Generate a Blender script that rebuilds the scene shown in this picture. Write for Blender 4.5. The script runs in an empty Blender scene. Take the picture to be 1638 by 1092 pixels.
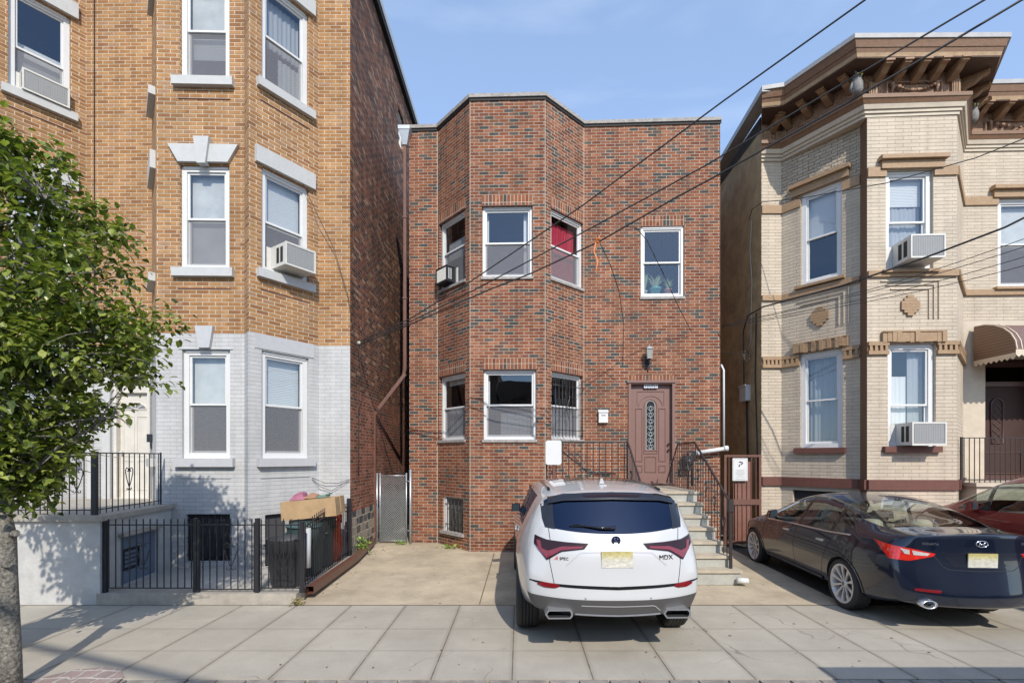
import bpy, bmesh, math, random
from mathutils import Vector, Matrix
from mathutils.bvhtree import BVHTree
random.seed(11)
sc = bpy.context.scene
R = math.radians
# ------------------------------------------------------------------ camera
FPX, CX, HY, CAMZ = 790.0, 831.0, 730.0, 2.0      # focal length and vanishing point in photo pixels
cam = bpy.data.objects.new('camera', bpy.data.cameras.new('camera'))
sc.collection.objects.link(cam); sc.camera = cam
cam.location = (0, 0, CAMZ); cam.rotation_euler = (R(90), 0, 0)
cam.data.sensor_width = 36; cam.data.lens = 36 * FPX / 1638
cam.data.shift_x = (819 - CX) / 1638; cam.data.shift_y = (HY - 546) / 1638
cam.data.clip_end = 2000
# ------------------------------------------------------------------ sky and sun
TRAVEL = Vector((-0.33, 1.2, -1.0)).normalized()
ELEV = math.asin(-TRAVEL.z); AZ = math.atan2(-TRAVEL.x, -TRAVEL.y)
w = bpy.data.worlds.new('World'); sc.world = w; w.use_nodes = True
nt = w.node_tree; nt.nodes.clear()
wo = nt.nodes.new('ShaderNodeOutputWorld'); bg = nt.nodes.new('ShaderNodeBackground')
sky = nt.nodes.new('ShaderNodeTexSky'); sky.sky_type = 'NISHITA'; sky.sun_disc = False
sky.sun_elevation = ELEV; sky.sun_rotation = AZ; sky.air_density = 1.0; sky.dust_density = 0.4; sky.ozone_density = 2.0
bg.inputs['Strength'].default_value = 0.15
tc = nt.nodes.new('ShaderNodeTexCoord'); mp = nt.nodes.new('ShaderNodeMapping')
mp.inputs['Scale'].default_value = (1.2, 1.2, 4.2)
ns = nt.nodes.new('ShaderNodeTexNoise'); ns.inputs['Scale'].default_value = 1.7; ns.inputs['Detail'].default_value = 7
ns.inputs['Distortion'].default_value = 0.6
rp = nt.nodes.new('ShaderNodeValToRGB'); rp.color_ramp.elements[0].position = 0.58; rp.color_ramp.elements[1].position = 1.0
rp.color_ramp.elements[1].color = (0.35, 0.35, 0.35, 1)
mx = nt.nodes.new('ShaderNodeMix'); mx.data_type = 'RGBA'; mx.inputs[7].default_value = (7.5, 8.0, 8.6, 1)
nt.links.new(tc.outputs['Generated'], mp.inputs[0]); nt.links.new(mp.outputs[0], ns.inputs['Vector'])
nt.links.new(ns.outputs['Fac'], rp.inputs[0]); nt.links.new(rp.outputs[0], mx.inputs[0])
veil = nt.nodes.new('ShaderNodeMix'); veil.data_type = 'RGBA'; veil.blend_type = 'ADD'; veil.inputs[0].default_value = 1; veil.inputs[7].default_value = (1.05, 1.42, 2.12, 1)
nt.links.new(sky.outputs[0], veil.inputs[6]); nt.links.new(veil.outputs[2], mx.inputs[6]); nt.links.new(mx.outputs[2], bg.inputs['Color']); nt.links.new(bg.outputs[0], wo.inputs[0])
sun = bpy.data.objects.new('sun', bpy.data.lights.new('sun', 'SUN')); sc.collection.objects.link(sun)
sun.data.energy = 3.8; sun.data.angle = R(0.5); sun.data.color = (1.0, 0.93, 0.83)
sun.rotation_euler = TRAVEL.to_track_quat('-Z', 'Y').to_euler()
sc.view_settings.view_transform = 'Standard'; sc.view_settings.look = 'None'
sc.view_settings.exposure = 0.26; sc.view_settings.gamma = 1.0

# ------------------------------------------------------------------ helpers
def X(px, Y): return (px - CX) * Y / FPX
def Z(py, Y): return CAMZ - (py - HY) * Y / FPX
def P(px, py, Y): return Vector((X(px, Y), Y, Z(py, Y)))

ORG = {}
def tag(o, label=None, cat=None, group=None, kind=None):
    if label: o['label'] = label
    if cat: o['category'] = cat
    if group: o['group'] = group
    if kind: o['kind'] = kind
    return o
def empty(name, loc=(0, 0, 0), label=None, cat=None, group=None):
    o = bpy.data.objects.new(name, None); sc.collection.objects.link(o); o.location = loc
    o.empty_display_size = 0.1
    ORG[o.name] = Vector(loc)
    return tag(o, label, cat, group)

class MB:
    def __init__(s): s.v = []; s.f = []; s.m = []; s.uv = []; s.sm = []
    def face(s, pts, m=0, uv=None, smooth=False):
        b = len(s.v); s.v += [Vector(p) for p in pts]; s.f.append(tuple(range(b, b + len(pts)))); s.m.append(m); s.sm.append(smooth)
        s.uv.append(uv if uv else [(p[0] + p[1], p[2]) for p in pts])
    def hexa(s, c, m=0, uvs=None):            # 8 corners, bottom 0-3 (ccw from above), top 4-7
        for q in ((0, 3, 2, 1), (4, 5, 6, 7), (0, 1, 5, 4), (1, 2, 6, 5), (2, 3, 7, 6), (3, 0, 4, 7)):
            pts = [c[i] for i in q]; s.face(pts, m, [uvs[i] for i in q] if uvs else None)
    def box(s, x0, x1, y0, y1, z0, z1, m=0):
        s.hexa([(x0, y0, z0), (x1, y0, z0), (x1, y1, z0), (x0, y1, z0), (x0, y0, z1), (x1, y0, z1), (x1, y1, z1), (x0, y1, z1)], m)
    def fbox(s, F, t0, t1, z0, z1, o0, o1, m=0):  # o0 inner, o1 outer offset along outward normal
        c = [F.pt(t0, z0, o1), F.pt(t1, z0, o1), F.pt(t1, z0, o0), F.pt(t0, z0, o0), F.pt(t0, z1, o1), F.pt(t1, z1, o1), F.pt(t1, z1, o0), F.pt(t0, z1, o0)]
        s.hexa(c, m, [(t0, z0), (t1, z0), (t1, z0 - .1), (t0, z0 - .1), (t0, z1), (t1, z1), (t1, z1 + .1), (t0, z1 + .1)])
    def fframe(s, F, t0, t1, z0, z1, wd, o0, o1, m=0, wb=None):
        wb = wd if wb is None else wb
        s.fbox(F, t0, t0 + wd, z0, z1, o0, o1, m); s.fbox(F, t1 - wd, t1, z0, z1, o0, o1, m)
        s.fbox(F, t0 + wd, t1 - wd, z1 - wd, z1, o0, o1, m); s.fbox(F, t0 + wd, t1 - wd, z0, z0 + wb, o0, o1, m)
    def tube(s, pts, r, n=6, m=0, cap=True, smooth=True):
        pts = [Vector(p) for p in pts]; rs = r if isinstance(r, (list, tuple)) else [r] * len(pts)
        b = len(s.v); up = None
        for i, p in enumerate(pts):
            d = (pts[min(i + 1, len(pts) - 1)] - pts[max(i - 1, 0)]).normalized()
            if up is None: up = Vector((0, 0, 1)) if abs(d.z) < .9 else Vector((1, 0, 0))
            a = d.cross(up)
            if a.length < 1e-4: a = d.cross(Vector((0, 1, 0)))
            a.normalize(); c = a.cross(d); up = c
            for k in range(n):
                t = 2 * math.pi * (k + .5) / n; s.v.append(p + (a * math.cos(t) + c * math.sin(t)) * rs[i])
        for i in range(len(pts) - 1):
            for k in range(n):
                q = (b + i * n + k, b + i * n + (k + 1) % n, b + (i + 1) * n + (k + 1) % n, b + (i + 1) * n + k)
                s.f.append(q); s.m.append(m); s.sm.append(smooth and n > 4); s.uv.append([(k / n, i * .1), ((k + 1) / n, i * .1), ((k + 1) / n, i * .1 + .1), (k / n, i * .1 + .1)])
        if cap:
            for ring in (list(range(b + n - 1, b - 1, -1)), list(range(b + (len(pts) - 1) * n, b + len(pts) * n))):
                s.f.append(tuple(ring)); s.m.append(m); s.sm.append(False); s.uv.append([(0, 0)] * n)
    def lathe(s, prof, c, axis='Z', n=24, m=0, smooth=True, closed=False):
        b = len(s.v); k = len(prof); c = Vector(c)
        for i in range(n):
            t = 2 * math.pi * i / n
            for (r, h) in prof:
                if axis == 'Z': s.v.append(c + Vector((r * math.cos(t), r * math.sin(t), h)))
                elif axis == 'X': s.v.append(c + Vector((h, r * math.cos(t), r * math.sin(t))))
                else: s.v.append(c + Vector((r * math.sin(t), h, r * math.cos(t))))
        for i in range(n):
            for j in range(k if closed else k - 1):
                j2 = (j + 1) % k
                s.f.append((b + i * k + j, b + ((i + 1) % n) * k + j, b + ((i + 1) % n) * k + j2, b + i * k + j2)); s.m.append(m); s.sm.append(smooth); s.uv.append([(i / n, j), ((i + 1) / n, j), ((i + 1) / n, j + 1), (i / n, j + 1)])
    def prism(s, poly, d, m=0):               # poly: list of 3D points, extruded by vector d
        d = Vector(d); a = [Vector(p) for p in poly]; b = [p + d for p in a]; n = len(a)
        s.face(a[::-1], m); s.face(b, m)
        for i in range(n): s.face([a[i], a[(i + 1) % n], b[(i + 1) % n], b[i]], m)
    def build(s, name, mats, parent=None, org=None, recalc=True, weld=False):
        if not isinstance(mats, (list, tuple)): mats = [mats]
        if parent is not None and org is None: org = ORG.get(parent.name, Vector((0, 0, 0)))
        me = bpy.data.meshes.new(name); loc = Vector((0, 0, 0))
        if parent is None and org is None:
            xs = [p[0] for p in s.v]; ys = [p[1] for p in s.v]; zs = [p[2] for p in s.v]
            loc = Vector(((min(xs) + max(xs)) / 2, (min(ys) + max(ys)) / 2, min(zs))); org = loc
        if org is None: org = Vector((0, 0, 0))
        me.from_pydata([tuple(p - org) for p in map(Vector, s.v)], [], s.f)
        for mt in mats: me.materials.append(mt)
        me.polygons.foreach_set('material_index', s.m); me.polygons.foreach_set('use_smooth', s.sm)
        ul = me.uv_layers.new(name='UVMap'); flat = [c for u in s.uv for p in u for c in p]; ul.data.foreach_set('uv', flat)
        if recalc or weld:
            bm = bmesh.new(); bm.from_mesh(me)
            if weld: bmesh.ops.remove_doubles(bm, verts=bm.verts, dist=1e-4)
            if recalc: bmesh.ops.recalc_face_normals(bm, faces=bm.faces)
            bm.to_mesh(me); bm.free()
        me.update()
        o = bpy.data.objects.new(name, me); sc.collection.objects.link(o)
        if parent is not None: o.parent = parent; ORG[o.name] = org
        else: o.location = loc; ORG[o.name] = loc
        return o

class Facet:
    """vertical wall plane from plan point a to b (left to right seen from the street)"""
    def __init__(s, a, b): s.a = Vector((a[0], a[1])); s.b = Vector((b[0], b[1])); s.L = (s.b - s.a).length; s.d = (s.b - s.a) / s.L; s.n = Vector((s.d.y, -s.d.x)); s.u0 = 0
    def pt(s, t, z, o=0): q = s.a + s.d * t + s.n * o; return Vector((q.x, q.y, z))
    def t(s, px): k = (px - CX) / FPX; return (k * s.a.y - s.a.x) / (s.d.x - k * s.d.y)
    def Y(s, px): return s.a.y + s.d.y * s.t(px)
    def z(s, px, py): return Z(py, s.Y(px))
    def rect(s, px0, px1, yt0, yt1, yb0, yb1):
        return (s.t(px0), s.t(px1), (s.z(px0, yb0) + s.z(px1, yb1)) / 2, (s.z(px0, yt0) + s.z(px1, yt1)) / 2)

def wall(mb, F, z0, z1, ops=(), depth=.12, mfun=None, zsplit=(), hole=False):
    ts = sorted(set([0, F.L] + [v for o in ops for v in o[:2]])); zs = sorted(set([z0, z1] + list(zsplit) + [v for o in ops for v in o[2:4]]))
    mf = mfun or (lambda z: 0)
    for i in range(len(ts) - 1):
        for j in range(len(zs) - 1):
            tm = (ts[i] + ts[i + 1]) / 2; zm = (zs[j] + zs[j + 1]) / 2
            if any(o[0] < tm < o[1] and o[2] < zm < o[3] for o in ops): continue
            a, b, c, d = ts[i], ts[i + 1], zs[j], zs[j + 1]
            mb.face([F.pt(a, c), F.pt(b, c), F.pt(b, d), F.pt(a, d)], mf(zm), [(a + F.u0, c), (b + F.u0, c), (b + F.u0, d), (a + F.u0, d)])
    for o in ops:
        t0, t1, a, b = o[:4]; D = -depth; k = mf((a + b) / 2)
        for q, uv in (((F.pt(t0, a), F.pt(t0, b), F.pt(t0, b, D), F.pt(t0, a, D)), [(F.u0, a), (F.u0, b), (F.u0 + depth, b), (F.u0 + depth, a)]),
                      ((F.pt(t1, b), F.pt(t1, a), F.pt(t1, a, D), F.pt(t1, b, D)), [(F.u0, b), (F.u0, a), (F.u0 + depth, a), (F.u0 + depth, b)]),
                      ((F.pt(t0, b), F.pt(t1, b), F.pt(t1, b, D), F.pt(t0, b, D)), [(t0, b), (t1, b), (t1, b + depth), (t0, b + depth)]),
                      ((F.pt(t1, a), F.pt(t0, a), F.pt(t0, a, D), F.pt(t1, a, D)), [(t1, a), (t0, a), (t0, a - depth), (t1, a - depth)])):
            mb.face(list(q), k, uv)

# ------------------------------------------------------------------ materials
def mat(name, col, rough=.6, metal=0, noise=0, nscale=8, bump=0, bscale=40, coat=0, spec=.5, coord='Object', emit=None):
    m = bpy.data.materials.new(name); m.use_nodes = True; n = m.node_tree; b = n.nodes['Principled BSDF']
    b.inputs['Base Color'].default_value = (*col, 1); b.inputs['Roughness'].default_value = rough; b.inputs['Metallic'].default_value = metal
    b.inputs['Coat Weight'].default_value = coat; b.inputs['Coat Roughness'].default_value = .03; b.inputs['Specular IOR Level'].default_value = spec
    t = n.nodes.new('ShaderNodeTexCoord')
    if noise:
        x = n.nodes.new('ShaderNodeTexNoise'); x.inputs['Scale'].default_value = nscale; x.inputs['Detail'].default_value = 6; x.inputs['Roughness'].default_value = .65
        n.links.new(t.outputs[coord], x.inputs['Vector'])
        mr = n.nodes.new('ShaderNodeMapRange'); mr.inputs[1].default_value = .3; mr.inputs[2].default_value = .7; mr.inputs[3].default_value = 1 - noise; mr.inputs[4].default_value = 1 + noise * .6
        n.links.new(x.outputs['Fac'], mr.inputs[0])
        mm = n.nodes.new('ShaderNodeMix'); mm.data_type = 'RGBA'; mm.blend_type = 'MULTIPLY'; mm.inputs[0].default_value = 1; mm.inputs[6].default_value = (*col, 1)
        n.links.new(mr.outputs[0], mm.inputs[7]); n.links.new(mm.outputs[2], b.inputs['Base Color'])
    if bump:
        x = n.nodes.new('ShaderNodeTexNoise'); x.inputs['Scale'].default_value = bscale; x.inputs['Detail'].default_value = 5
        n.links.new(t.outputs[coord], x.inputs['Vector'])
        bp = n.nodes.new('ShaderNodeBump'); bp.inputs['Strength'].default_value = bump; bp.inputs['Distance'].default_value = .02
        n.links.new(x.outputs['Fac'], bp.inputs['Height']); n.links.new(bp.outputs[0], b.inputs['Normal'])
    return m

def M_(n, op, a, b=None, clamp=False):
    x = n.nodes.new('ShaderNodeMath'); x.operation = op; x.use_clamp = clamp
    for i, v in enumerate((a, b)):
        if v is None: continue
        if isinstance(v, (int, float)): x.inputs[i].default_value = v
        else: n.links.new(v, x.inputs[i])
    return x.outputs[0]
def ramp(n, fac, stops, const=False):
    r = n.nodes.new('ShaderNodeValToRGB'); r.color_ramp.interpolation = 'CONSTANT' if const else 'LINEAR'
    e = r.color_ramp.elements
    while len(e) < len(stops): e.new(.5)
    for i, (p, c) in enumerate(stops): e[i].position = p; e[i].color = (*c, 1)
    n.links.new(fac, r.inputs[0]); return r.outputs[0]
def mixc(n, f, a, b, mode='MIX'):
    x = n.nodes.new('ShaderNodeMix'); x.data_type = 'RGBA'; x.blend_type = mode
    for i, v in ((0, f), (6, a), (7, b)):
        if isinstance(v, (int, float)): x.inputs[i].default_value = v
        elif isinstance(v, tuple): x.inputs[i].default_value = (*v, 1)
        else: n.links.new(v, x.inputs[i])
    return x.outputs[2]
def noise(n, vec, scale, detail=5, rough=.6):
    x = n.nodes.new('ShaderNodeTexNoise'); x.inputs['Scale'].default_value = scale; x.inputs['Detail'].default_value = detail; x.inputs['Roughness'].default_value = rough
    if vec is not None: n.links.new(vec, x.inputs['Vector'])
    return x.outputs['Fac']
def maprange(n, v, a, b, c, d):
    x = n.nodes.new('ShaderNodeMapRange'); x.inputs[1].default_value = a; x.inputs[2].default_value = b; x.inputs[3].default_value = c; x.inputs[4].default_value = d
    n.links.new(v, x.inputs[0]); return x.outputs[0]

def brick(name, stops, mortar, w=.205, h=.067, m=.011, bump=.6, vertical=False, wob=0.0, rough=.85, stain=.18, tint=.25, rock=0):
    mt = bpy.data.materials.new(name); mt.use_nodes = True; n = mt.node_tree; B = n.nodes['Principled BSDF']; B.inputs['Roughness'].default_value = rough
    B.inputs['Specular IOR Level'].default_value = .3
    uvn = n.nodes.new('ShaderNodeUVMap'); uv = uvn.outputs[0]
    if wob:
        nz = n.nodes.new('ShaderNodeTexNoise'); nz.inputs['Scale'].default_value = 9; n.links.new(uv, nz.inputs['Vector'])
        vm = n.nodes.new('ShaderNodeVectorMath'); vm.operation = 'MULTIPLY_ADD'; vm.inputs[1].default_value = (wob, wob, 0); n.links.new(nz.outputs['Color'], vm.inputs[0]); n.links.new(uv, vm.inputs[2]); uv2 = vm.outputs[0]
    else: uv2 = uv
    sp = n.nodes.new('ShaderNodeSeparateXYZ'); n.links.new(uv2, sp.inputs[0])
    U, V = (sp.outputs[1], sp.outputs[0]) if vertical else (sp.outputs[0], sp.outputs[1])
    v1 = M_(n, 'DIVIDE', V, h); row = M_(n, 'FLOOR', v1); par = M_(n, 'MODULO', row, 2.0)
    par = M_(n, 'ABSOLUTE', par)
    u1 = M_(n, 'DIVIDE', U, w)
    if not vertical: u1 = M_(n, 'ADD', u1, M_(n, 'MULTIPLY', par, .5))
    col = M_(n, 'FLOOR', u1)
    fu = M_(n, 'MULTIPLY', M_(n, 'FRACT', u1), w); fv = M_(n, 'MULTIPLY', M_(n, 'FRACT', v1), h)
    e = .003
    a = maprange(n, fu, m - e, m + e, 0, 1); b = maprange(n, fv, m - e, m + e, 0, 1); mask = M_(n, 'MULTIPLY', a, b)
    cb = n.nodes.new('ShaderNodeCombineXYZ'); n.links.new(col, cb.inputs[0]); n.links.new(row, cb.inputs[1])
    wn = n.nodes.new('ShaderNodeTexWhiteNoise'); wn.noise_dimensions = '2D'; n.links.new(cb.outputs[0], wn.inputs['Vector'])
    lf = noise(n, uv, .9, 3); rv = M_(n, 'ADD', wn.outputs['Value'], M_(n, 'MULTIPLY', M_(n, 'SUBTRACT', lf, .5), .35), True)
    bc = ramp(n, rv, stops, True)
    fine = noise(n, uv, 60, 4); bc = mixc(n, 1.0, bc, maprange(n, fine, .3, .7, 1 - tint, 1 + tint * .6), 'MULTIPLY')
    c = mixc(n, mask, mortar, bc)
    big = noise(n, uv, 1.1, 5, .7); c = mixc(n, 1.0, c, maprange(n, big, .3, .7, 1 - stain, 1 + stain * .6), 'MULTIPLY')
    sm_ = n.nodes.new('ShaderNodeMapping'); sm_.inputs['Scale'].default_value = (5.5, .35, 1); n.links.new(uv, sm_.inputs[0])
    c = mixc(n, 1.0, c, maprange(n, noise(n, sm_.outputs[0], 1.0, 4, .6), .35, .68, 1 - stain * .7, 1 + stain * .4), 'MULTIPLY')
    n.links.new(c, B.inputs['Base Color'])
    hgt = M_(n, 'ADD', mask, M_(n, 'MULTIPLY', noise(n, uv, 45 if not rock else 22, 5), .35 + rock))
    bp = n.nodes.new('ShaderNodeBump'); bp.inputs['Strength'].default_value = bump; bp.inputs['Distance'].default_value = .012 + .022 * rock
    n.links.new(hgt, bp.inputs['Height']); n.links.new(bp.outputs[0], B.inputs['Normal'])
    return mt

def glass(name, tint=(.55, .6, .62), refl=.12, rough=0.0, gcol=(.95, .97, 1)):
    m = bpy.data.materials.new(name); m.use_nodes = True; n = m.node_tree; n.nodes.clear()
    o = n.nodes.new('ShaderNodeOutputMaterial'); t = n.nodes.new('ShaderNodeBsdfTransparent'); t.inputs[0].default_value = (*tint, 1)
    g = n.nodes.new('ShaderNodeBsdfGlossy'); g.inputs['Roughness'].default_value = rough; g.inputs[0].default_value = (*gcol, 1)
    lw = n.nodes.new('ShaderNodeLayerWeight'); lw.inputs[0].default_value = .5
    f = M_(n, 'ADD', M_(n, 'MULTIPLY', M_(n, 'POWER', lw.outputs['Facing'], 4.0), .9), refl + .05, True); mx = n.nodes.new('ShaderNodeMixShader')
    n.links.new(f, mx.inputs[0]); n.links.new(t.outputs[0], mx.inputs[1]); n.links.new(g.outputs[0], mx.inputs[2]); n.links.new(mx.outputs[0], o.inputs[0])
    tcn = n.nodes.new('ShaderNodeTexCoord'); bp = n.nodes.new('ShaderNodeBump'); bp.inputs['Strength'].default_value = .04; bp.inputs['Distance'].default_value = .05
    n.links.new(noise(n, tcn.outputs['Object'], 2.5, 1), bp.inputs['Height']); n.links.new(bp.outputs[0], g.inputs['Normal'])
    return m
def mesh_screen(name, col, alpha):
    m = bpy.data.materials.new(name); m.use_nodes = True; n = m.node_tree; n.nodes.clear()
    o = n.nodes.new('ShaderNodeOutputMaterial'); t = n.nodes.new('ShaderNodeBsdfTransparent'); g = n.nodes.new('ShaderNodeBsdfDiffuse'); g.inputs[0].default_value = (*col, 1)
    mx = n.nodes.new('ShaderNodeMixShader'); mx.inputs[0].default_value = alpha
    n.links.new(t.outputs[0], mx.inputs[1]); n.links.new(g.outputs[0], mx.inputs[2]); n.links.new(mx.outputs[0], o.inputs[0]); return m
def slats(name, col, pitch=.03, dark=.6, axis='Z', rough=.5):
    m = mat(name, col, rough); n = m.node_tree; B = n.nodes['Principled BSDF']
    t = n.nodes.new('ShaderNodeTexCoord'); s = n.nodes.new('ShaderNodeSeparateXYZ'); n.links.new(t.outputs['Object'], s.inputs[0])
    f = M_(n, 'FRACT', M_(n, 'DIVIDE', s.outputs[axis], pitch)); k = maprange(n, f, .0, .3, 0, 1)
    n.links.new(mixc(n, k, tuple(c * dark for c in col), col), B.inputs['Base Color'])
    bp = n.nodes.new('ShaderNodeBump'); bp.inputs['Distance'].default_value = .006; bp.inputs['Strength'].default_value = .8; n.links.new(k, bp.inputs['Height']); n.links.new(bp.outputs[0], B.inputs['Normal'])
    return m

RED = [(0, (.22, .070, .032)), (.15, (.28, .10, .046)), (.30, (.24, .082, .038)), (.43, (.32, .13, .068)), (.54, (.17, .058, .032)), (.64, (.25, .10, .054)), (.74, (.14, .07, .048)), (.80, (.21, .09, .05)), (.87, (.11, .085, .068)), (.92, (.070, .066, .060))]
m_red = brick('red_brick', RED, (.50, .43, .35), bump=.7, m=.0105, tint=.4, stain=.28)
m_redv = brick('red_soldier_brick', RED, (.48, .41, .33), w=.30, h=.075, bump=.5, vertical=True)
m_orange = brick('orange_brick', [(0, (.36, .18, .07)), (.22, (.41, .215, .088)), (.42, (.32, .155, .06)), (.6, (.43, .235, .105)), (.8, (.28, .13, .055)), (.9, (.37, .21, .115))], (.60, .50, .37), w=.215, h=.068, m=.0125, bump=.8, stain=.2, tint=.28)
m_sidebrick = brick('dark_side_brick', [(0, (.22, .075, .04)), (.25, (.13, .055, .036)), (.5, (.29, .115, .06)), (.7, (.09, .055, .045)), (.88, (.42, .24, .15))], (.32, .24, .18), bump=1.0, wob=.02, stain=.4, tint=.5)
m_paint = brick('painted_grey_brick', [(0, (.50, .50, .495)), (.5, (.475, .475, .47))], (.38, .385, .39), w=.215, h=.068, m=.006, bump=.35, stain=.12, tint=.04, rough=.55)
m_cream = brick('cream_painted_brick', [(0, (.53, .45, .35)), (.5, (.505, .43, .335)), (.9, (.55, .47, .37))], (.35, .285, .215), w=.30, h=.07, m=.006, bump=.55, stain=.13, tint=.06, rough=.6)
m_creamrock = brick('cream_rockface_brick', [(0, (.53, .45, .35)), (.5, (.48, .41, .32))], (.28, .22, .15), w=.22, h=.07, m=.007, bump=1.0, stain=.08, tint=.1, rough=.6, rock=1.2)
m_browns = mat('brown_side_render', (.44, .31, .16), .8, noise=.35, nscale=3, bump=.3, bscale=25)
m_creamplain = mat('cream_paint', (.52, .445, .345), .6, noise=.14, nscale=4)
m_tan = mat('tan_painted_stone', (.33, .215, .12), .6, noise=.15, nscale=12, bump=.35, bscale=30)
m_tanlight = mat('pale_tan_paint', (.40, .27, .155), .6, noise=.25, nscale=10, bump=.1)
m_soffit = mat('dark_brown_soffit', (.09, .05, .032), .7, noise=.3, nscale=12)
m_cornice = mat('brown_cornice_paint', (.20, .108, .058), .55, noise=.18, nscale=14, bump=.2)
m_frieze = mat('mottled_brown_frieze', (.33, .20, .13), .75, noise=.4, nscale=30, bump=.8, bscale=60)
m_darkbrown = mat('dark_brown_paint', (.13, .05, .036), .5, noise=.15, nscale=10)
m_maroon = mat('brown_metal_gutter', (.14, .065, .045), .4, noise=.15, nscale=9)
m_white = mat('white_window_vinyl', (.64, .64, .63), .4, noise=.04, nscale=6)
m_stonew = mat('white_painted_stone', (.48, .485, .475), .6, noise=.07, nscale=9, bump=.1)
m_stoneg = mat('grey_painted_stone', (.45, .455, .465), .6, noise=.06, nscale=9, bump=.1)
m_coping = mat('weathered_coping_stone', (.34, .32, .30), .85, noise=.35, nscale=14, bump=.5)
m_conc = mat('rough_concrete', (.36, .33, .28), .9, noise=.25, nscale=5, bump=.4, bscale=60)
m_glass = glass('window_glass', (.85, .88, .90), .055, gcol=(.72, .85, 1.0))
m_screen = mesh_screen('insect_screen', (.24, .24, .255), .5)
m_black = mat('black_iron', (.018, .019, .024), .45, noise=.2, nscale=20)
m_dark = mat('dark_interior', (.02, .02, .022), .9)
m_room = mat('room_interior', (.10, .095, .09), .9)
m_rubber = mat('black_rubber', (.02, .02, .021), .75, noise=.2, nscale=30)
m_chrome = mat('chrome', (.82, .83, .84), .2, metal=.85)
m_alu = mat('galvanised_steel', (.46, .49, .53), .4, metal=.6, noise=.15, nscale=25)
m_grey = mat('grey_plastic', (.35, .36, .36), .5)
m_acw = mat('air_conditioner_casing', (.60, .59, .55), .45, noise=.06, nscale=10)
m_acg = slats('air_conditioner_grille', (.38, .39, .39), .016, .35)
m_blindw = slats('white_blind', (.68, .68, .66), .03, .75)
m_shade = mat('roller_shade', (.56, .55, .51), .8, noise=.22, nscale=2.2, bump=.5, bscale=4)
m_curt = mat('white_curtain', (.7, .69, .66), .85)
m_curtg = mat('grey_curtain', (.35, .36, .37), .85)
m_curtr = mat('red_curtain', (.42, .02, .05), .8)
m_wire = mat('black_cable', (.03, .028, .028), .55)
m_wirew = mat('pale_cable', (.45, .42, .36), .6)
m_pvc = mat('white_pvc_pipe', (.62, .63, .62), .4, noise=.08, nscale=12)
# ------------------------------------------------------------------ windows, rails and other repeated builders
def window(par, F, r, style='plain', recess=.09, cover=None, bl=None, low=None, fw=.055, mid=.5, screen=True, name='window', extra=None):
    """double-hung window filling opening r; sub-parts: pane, screen, blind or curtain"""
    t0, t1, zb, zt = r; t0 += .004; t1 -= .004; zb += .004; zt -= .004
    m = MB(); a = -recess
    m.fframe(F, t0, t1, zb, zt, fw, a - .07, a + .02)
    m.fbox(F, t0 + fw * .5, t1 - fw * .5, zt - .001 - fw * .5, zt - .002, a + .02, a + .035)
    i0, i1, ib, it = t0 + fw, t1 - fw, zb + fw, zt - fw; zm = ib + (it - ib) * mid; s = .035
    m.fframe(F, i0, i1, zm - .018, it, s, a - .035, a - .006)
    m.fframe(F, i0, i1, ib, zm + .018, s, a - .068, a - .038, wb=s * 1.3)
    wo_ = m.build(name, m_white, par)
    g = MB(); g.face([F.pt(i0 + s, zm + s - .02, a - .02), F.pt(i1 - s, zm + s - .02, a - .02), F.pt(i1 - s, it - s, a - .02), F.pt(i0 + s, it - s, a - .02)])
    g.face([F.pt(i0 + s, ib + s, a - .053), F.pt(i1 - s, ib + s, a - .053), F.pt(i1 - s, zm - .017, a - .053), F.pt(i0 + s, zm - .017, a - .053)])
    g.build('pane', m_glass, wo_, recalc=False)
    if screen:
        g = MB(); g.face([F.pt(i0 + .01, ib + .01, a - .03), F.pt(i1 - .01, ib + .01, a - .03), F.pt(i1 - .01, zm - .016, a - .03), F.pt(i0 + .01, zm - .016, a - .03)]); g.build('screen', m_screen, wo_, recalc=False)
    def sheet(nm, mt, ta, tb, za, zc, amp=0, off=-.11):
        g = MB()
        if amp:
            n = max(8, int((tb - ta) / .02))
            for k in range(n):
                q = [ta + (tb - ta) * (k + e) / n for e in (0, 1)]; o = [a + off + amp * math.sin(x * 75) + amp * .6 * math.sin(x * 31 + 1) for x in q]
                g.face([F.pt(q[0], za, o[0]), F.pt(q[1], za, o[1]), F.pt(q[1], zc, o[1]), F.pt(q[0], zc, o[0])], smooth=True)
            g.build(nm, mt, wo_, recalc=False, weld=True)
        else: g.fbox(F, ta, tb, za, zc, a + off - .006, a + off); g.build(nm, mt, wo_)
    if bl is not None: sheet('blind', bl, i0 + .01, i1 - .01, it - (it - ib) * (cover or .5), it - .005)
    for c in (low or ()):   # (name, material, from, to, bottom, top, amplitude) in fractions
        sheet(c[0], c[1], i0 + (i1 - i0) * c[2], i0 + (i1 - i0) * c[3], ib + (it - ib) * c[4], ib + (it - ib) * c[5], c[6], -.14)
    return wo_

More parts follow.
